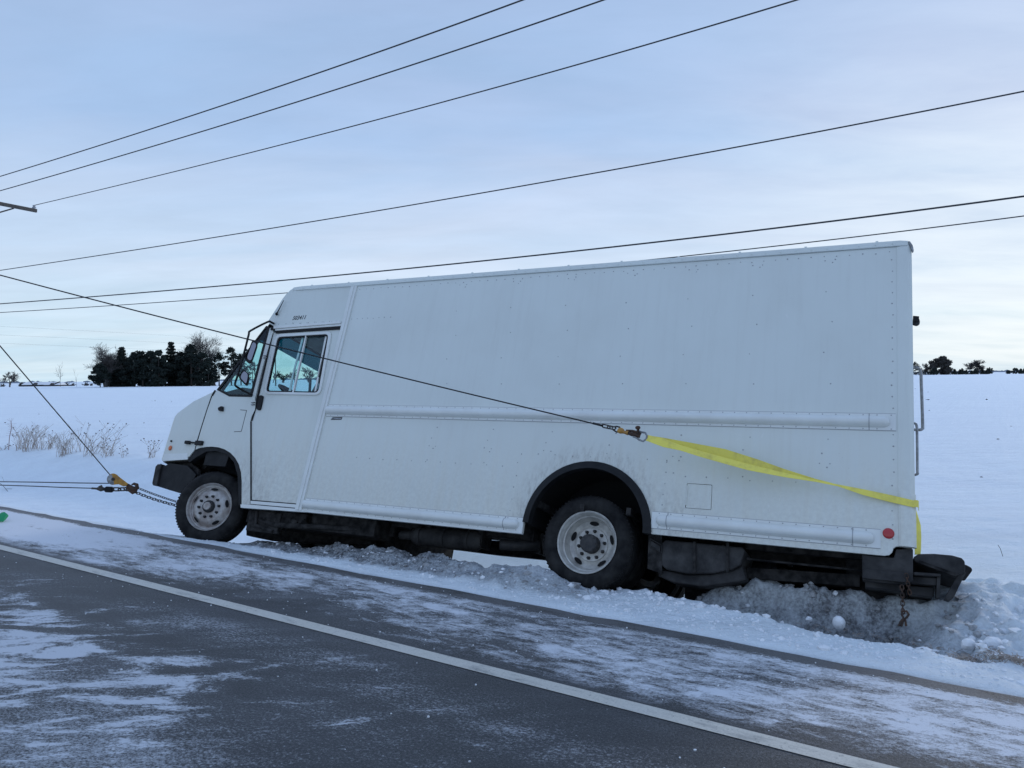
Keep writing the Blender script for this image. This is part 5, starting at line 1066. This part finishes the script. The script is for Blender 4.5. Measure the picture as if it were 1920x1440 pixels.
# snowed-in sheds on the left
def shed(px, base, wpx, hpx, dist, label, ridge=.6):
    p = far(px, base, dist); k = dist / FPX; W_, H_ = wpx * k, hpx * k; o = empty('farm_shed', (p[0], p[1], p[2])); o.rotation_euler = (0, 0, R(8)); tag(o, label, 'shed', 'snow-covered sheds at the field edge')
    mb = MB(); mb.box(-W_ / 2, W_ / 2, 0, 6, -1, H_ * .45); mb.build('wall', M_barn, o)
    mb = MB(); mb.loft([[(-W_ / 2 - .2 + q, -.4, H_ * .45), (-W_ / 2 - .2 + q, 3, H_), (-W_ / 2 - .2 + q, 6.4, H_ * .45), (-W_ / 2 - .2 + q, 6.4, H_ * .38), (-W_ / 2 - .2 + q, -.4, H_ * .38)] for q in (0, W_ + .4)]); mb.build('roof', M_lump, o)
    mb = MB(); mb.add([(-W_ * .12, -.45, H_ * .40), (W_ * .12, -.45, H_ * .40), (0, -.45, H_ * .85), (-W_ * .12, 3, H_ * .40), (W_ * .12, 3, H_ * .40), (0, 3, H_ * .85)], [(0, 1, 2), (5, 4, 3), (0, 2, 5, 3), (2, 1, 4, 5), (0, 3, 4, 1)]); mb.build('dormer', M_barn, o)
shed(66, 724.8, 44, 8.5, 270, 'long low snow-roofed shed left of the thin bare tree'); shed(97, 724.8, 24, 8, 268, 'short snow-roofed shed beside the thin bare tree')
mb = MB(); mb.tube([far(92, 724, 265), far(112, 716, 265)], .22, 6); tag(mb.build('grain_conveyor', M_barn), 'dark slanted grain conveyor by the short shed', 'conveyor')
for k, (x, hp, wp) in enumerate([(3, 6, 10), (36, 9, 12), (45, 7, 10), (54, 5, 12), (68, 9, 12), (80, 6, 14), (126, 8, 14), (135, 7, 12), (158, 9, 12), (170, 7, 8)]):
    bare_tree(x, 724.5, hp, wp, 275, ['scrubby bush at the far left field edge', 'brown scrub right of the round bare tree', 'brown scrub before the long shed', 'low scrub behind the left end of the long shed', 'tallest scrub with a thin top behind the long shed', 'low scrub behind the short shed', 'pale scrub right of the thin bare tree', 'pale scrub between the thin tree and the bent sapling', 'tangled scrub left of the round bush', 'thin scrub right beside the round bush'][k], 70 + k, levels=3, grp='scrub along the far field edge', name='scrub_bush', low=.1)
    
# ------------------------------------------------------------------ weeds on the ditch bank
def snow_at(x, y):
    z = -.1
    for _ in range(12):
        p = ground(x, y, z); t, s = p[0] * E_[0] + p[1] * E_[1], p[0] * P_[0] + p[1] * P_[1]; z = .5 * z + .5 * float(ground_z(t, s))
    return np.array(ground(x, y, z))
def weed(px, py, hpx, wpx, n, label, seeds, seed, lean=.0, fork=3, m=None):
    rg = random.Random(seed); p = snow_at(px, py); k = np.linalg.norm(p - EYE) / FPX; h = hpx * k; wd = wpx * k; o = empty('weed_clump', p); tag(o, label, 'weed', 'dry weeds on the ditch bank')
    st = MB(); sd = MB(); thin = .0032
    for j in range(int(n * .62)):
        bx = rg.gauss(0, wd * .13); by = rg.gauss(0, wd * .13); hh = h * rg.uniform(.45, 1.0); dx = rg.uniform(-.5, .5) * wd * .75 + lean * wd; dy = rg.uniform(-.3, .3) * wd
        P3 = [np.array([bx, by, -.05]), np.array([bx + dx * .35, by + dy * .3, hh * .5]), np.array([bx + dx, by + dy, hh])]; q = smooth_path(P3, 3); st.tube(q, [thin * 1.7] * 3 + [thin] * (len(q) - 3), 3, cap=False)
        for f in range(fork):
            u = rg.uniform(.3, .9); b = q[int(u * (len(q) - 1))]; e = b + np.array([rg.uniform(-1, 1) * hh * .3, rg.uniform(-1, 1) * hh * .2, hh * rg.uniform(.12, .35)]); st.tube([b, (b + e) / 2 + np.array([0, 0, -.01]), e], thin * .8, 3, cap=False)
            if rg.random() < seeds: sd.blob(e, .014, 1, .15)
        if rg.random() < seeds * 1.4: sd.blob(q[-1], .017, 1, .15)
    st.build('stems', m or M_weed, o)
    if sd.v: sd.build('seed_heads', M_seed, o)
weed(58, 842, 40, 62, 60, 'widest tan weed clump left of the steep cable', .05, 1, .05, 4); weed(38, 842, 30, 36, 24, 'sparse weed clump right of the single tall stalk', .1, 2, .1)
weed(88, 842, 28, 46, 34, 'feathery low weed clump between the tan clump and the leafy one', .05, 3, .15, 4); weed(123, 852, 36, 44, 46, 'dense tangled weed clump with a green-brown centre', .04, 4, .0, 4)
weed(152, 846, 54, 34, 12, 'upright weed stems with dark seed heads left of the cable', .5, 5, .05); weed(178, 850, 48, 80, 34, 'wide leaning weed clump full of dark seed heads at the cable', .42, 6, .28)
weed(200, 856, 30, 44, 20, 'low forked weed at the foot of the wide leaning clump', .25, 7, .1); weed(228, 858, 24, 30, 8, 'small weed with round seed heads between the cable and the bonnet', .5, 8, .1)
weed(284, 858, 38, 40, 16, 'fine weed clump with seed heads just left of the bonnet', .4, 9, .1); weed(8, 843, 8, 30, 12, 'short dark tufts at the left edge of the bank', .2, 10)
p = snow_at(16, 843); o = empty('weed_stalk', p); tag(o, 'single tall pinkish weed stalk with comb-like side twigs', 'weed', 'dry weeds on the ditch bank'); kk = np.linalg.norm(p - EYE) / FPX; mb = MB()
cp = smooth_path([(0, 0, -.03), (.035, 0, .35), (.09, 0, .60), (.085, 0, .78)], 5); mb.tube(cp, .009, 5); 
for j in range(16):
    b = cp[min(len(cp) - 1, 6 + j // 2)]; s_ = 1 if j % 2 else -1; mb.tube([b, b + np.array([s_ * random.uniform(.08, .15), random.uniform(-.05, .05), random.uniform(0, .03)])], .0025, 3)
for a in (-.9, -.4, .2, .6): mb.tube([cp[-1], cp[-1] + np.array([.14 * math.sin(a), 0, .12 * math.cos(a)])], .003, 3)
mb.build('stem', M_stalk, o)
for lb, a, b in (('fallen twig sticking out of the snow under the level cables', (7, 902), (37, 921)), ('thin stick in the snow right of the rear bumper', (1880, 1043), (1870, 1016)), ('short twig lying on the snow at the left edge', (0, 914), (14, 921))):
    q0, q1 = (snow_at(*b), snow_at(*a)) if 'stick' not in lb else (snow_at(*a), None)
    if q1 is None: q1 = q0 + np.array([-.045, 0, .11])
    else: q1 = q1 + np.array([0, 0, .10])
    mb = MB(); mb.tube([q0 - (q1 - q0) * .1, (q0 + q1) / 2 + np.array([0, 0, .02]), q1], .0022 if 'stick' in lb else .005, 5); 'stick' in lb or mb.tube([q0 + (q1 - q0) * .3, q0 + (q1 - q0) * .2 + np.array([.12, .03, .01])], .004, 4); tag(mb.build('twig', M_bark2), lb, 'twig')
# torn grass along the foot of the bank, lower right; leaves and stubble in the field
mb = MB()
for k in range(240):
    u = random.random() ** .8; x = 1760 + 165 * u; y = 1216 + 34 * u + random.gauss(0, 3); p = np.array(ground(x, y, .0)); t, s = p[0] * E_[0] + p[1] * E_[1], p[0] * P_[0] + p[1] * P_[1]; p[2] = float(ground_z(t, s)); a = random.uniform(0, 6.28); l = random.uniform(.02, .075)
    e = p + np.array([l * math.cos(a), l * math.sin(a), random.uniform(.0, .03)]); mb.tube([p, (p + e) / 2 + np.array([0, 0, .012]), e], .0022, 3, cap=False)
for k in range(90):
    x = random.uniform(1500, 1800); y = 1172 + (x - 1500) * .17 + random.gauss(0, 4); p = snow_at(x, y); a = random.uniform(0, 6.28); l = random.uniform(.02, .05); e = p + np.array([l * math.cos(a), l * math.sin(a), random.uniform(.0, .02)]); mb.tube([p, e], .002, 3, cap=False)
tag(mb.build('torn_grass', M_weed), kind='stuff')
mb = MB()
for k in range(260):
    s = random.uniform(9.5, 60) if random.random() < .8 else random.uniform(60, 120); t = random.uniform(-60, 25); x, y, _ = ts(t, s); z = float(ground_z(t, s)); r = random.uniform(.012, .03) * (1 + s / 40)
    mb.blob((x, y, z), r, 1, .3, .5)
tag(mb.build('field_stubble', M_seed), kind='stuff')
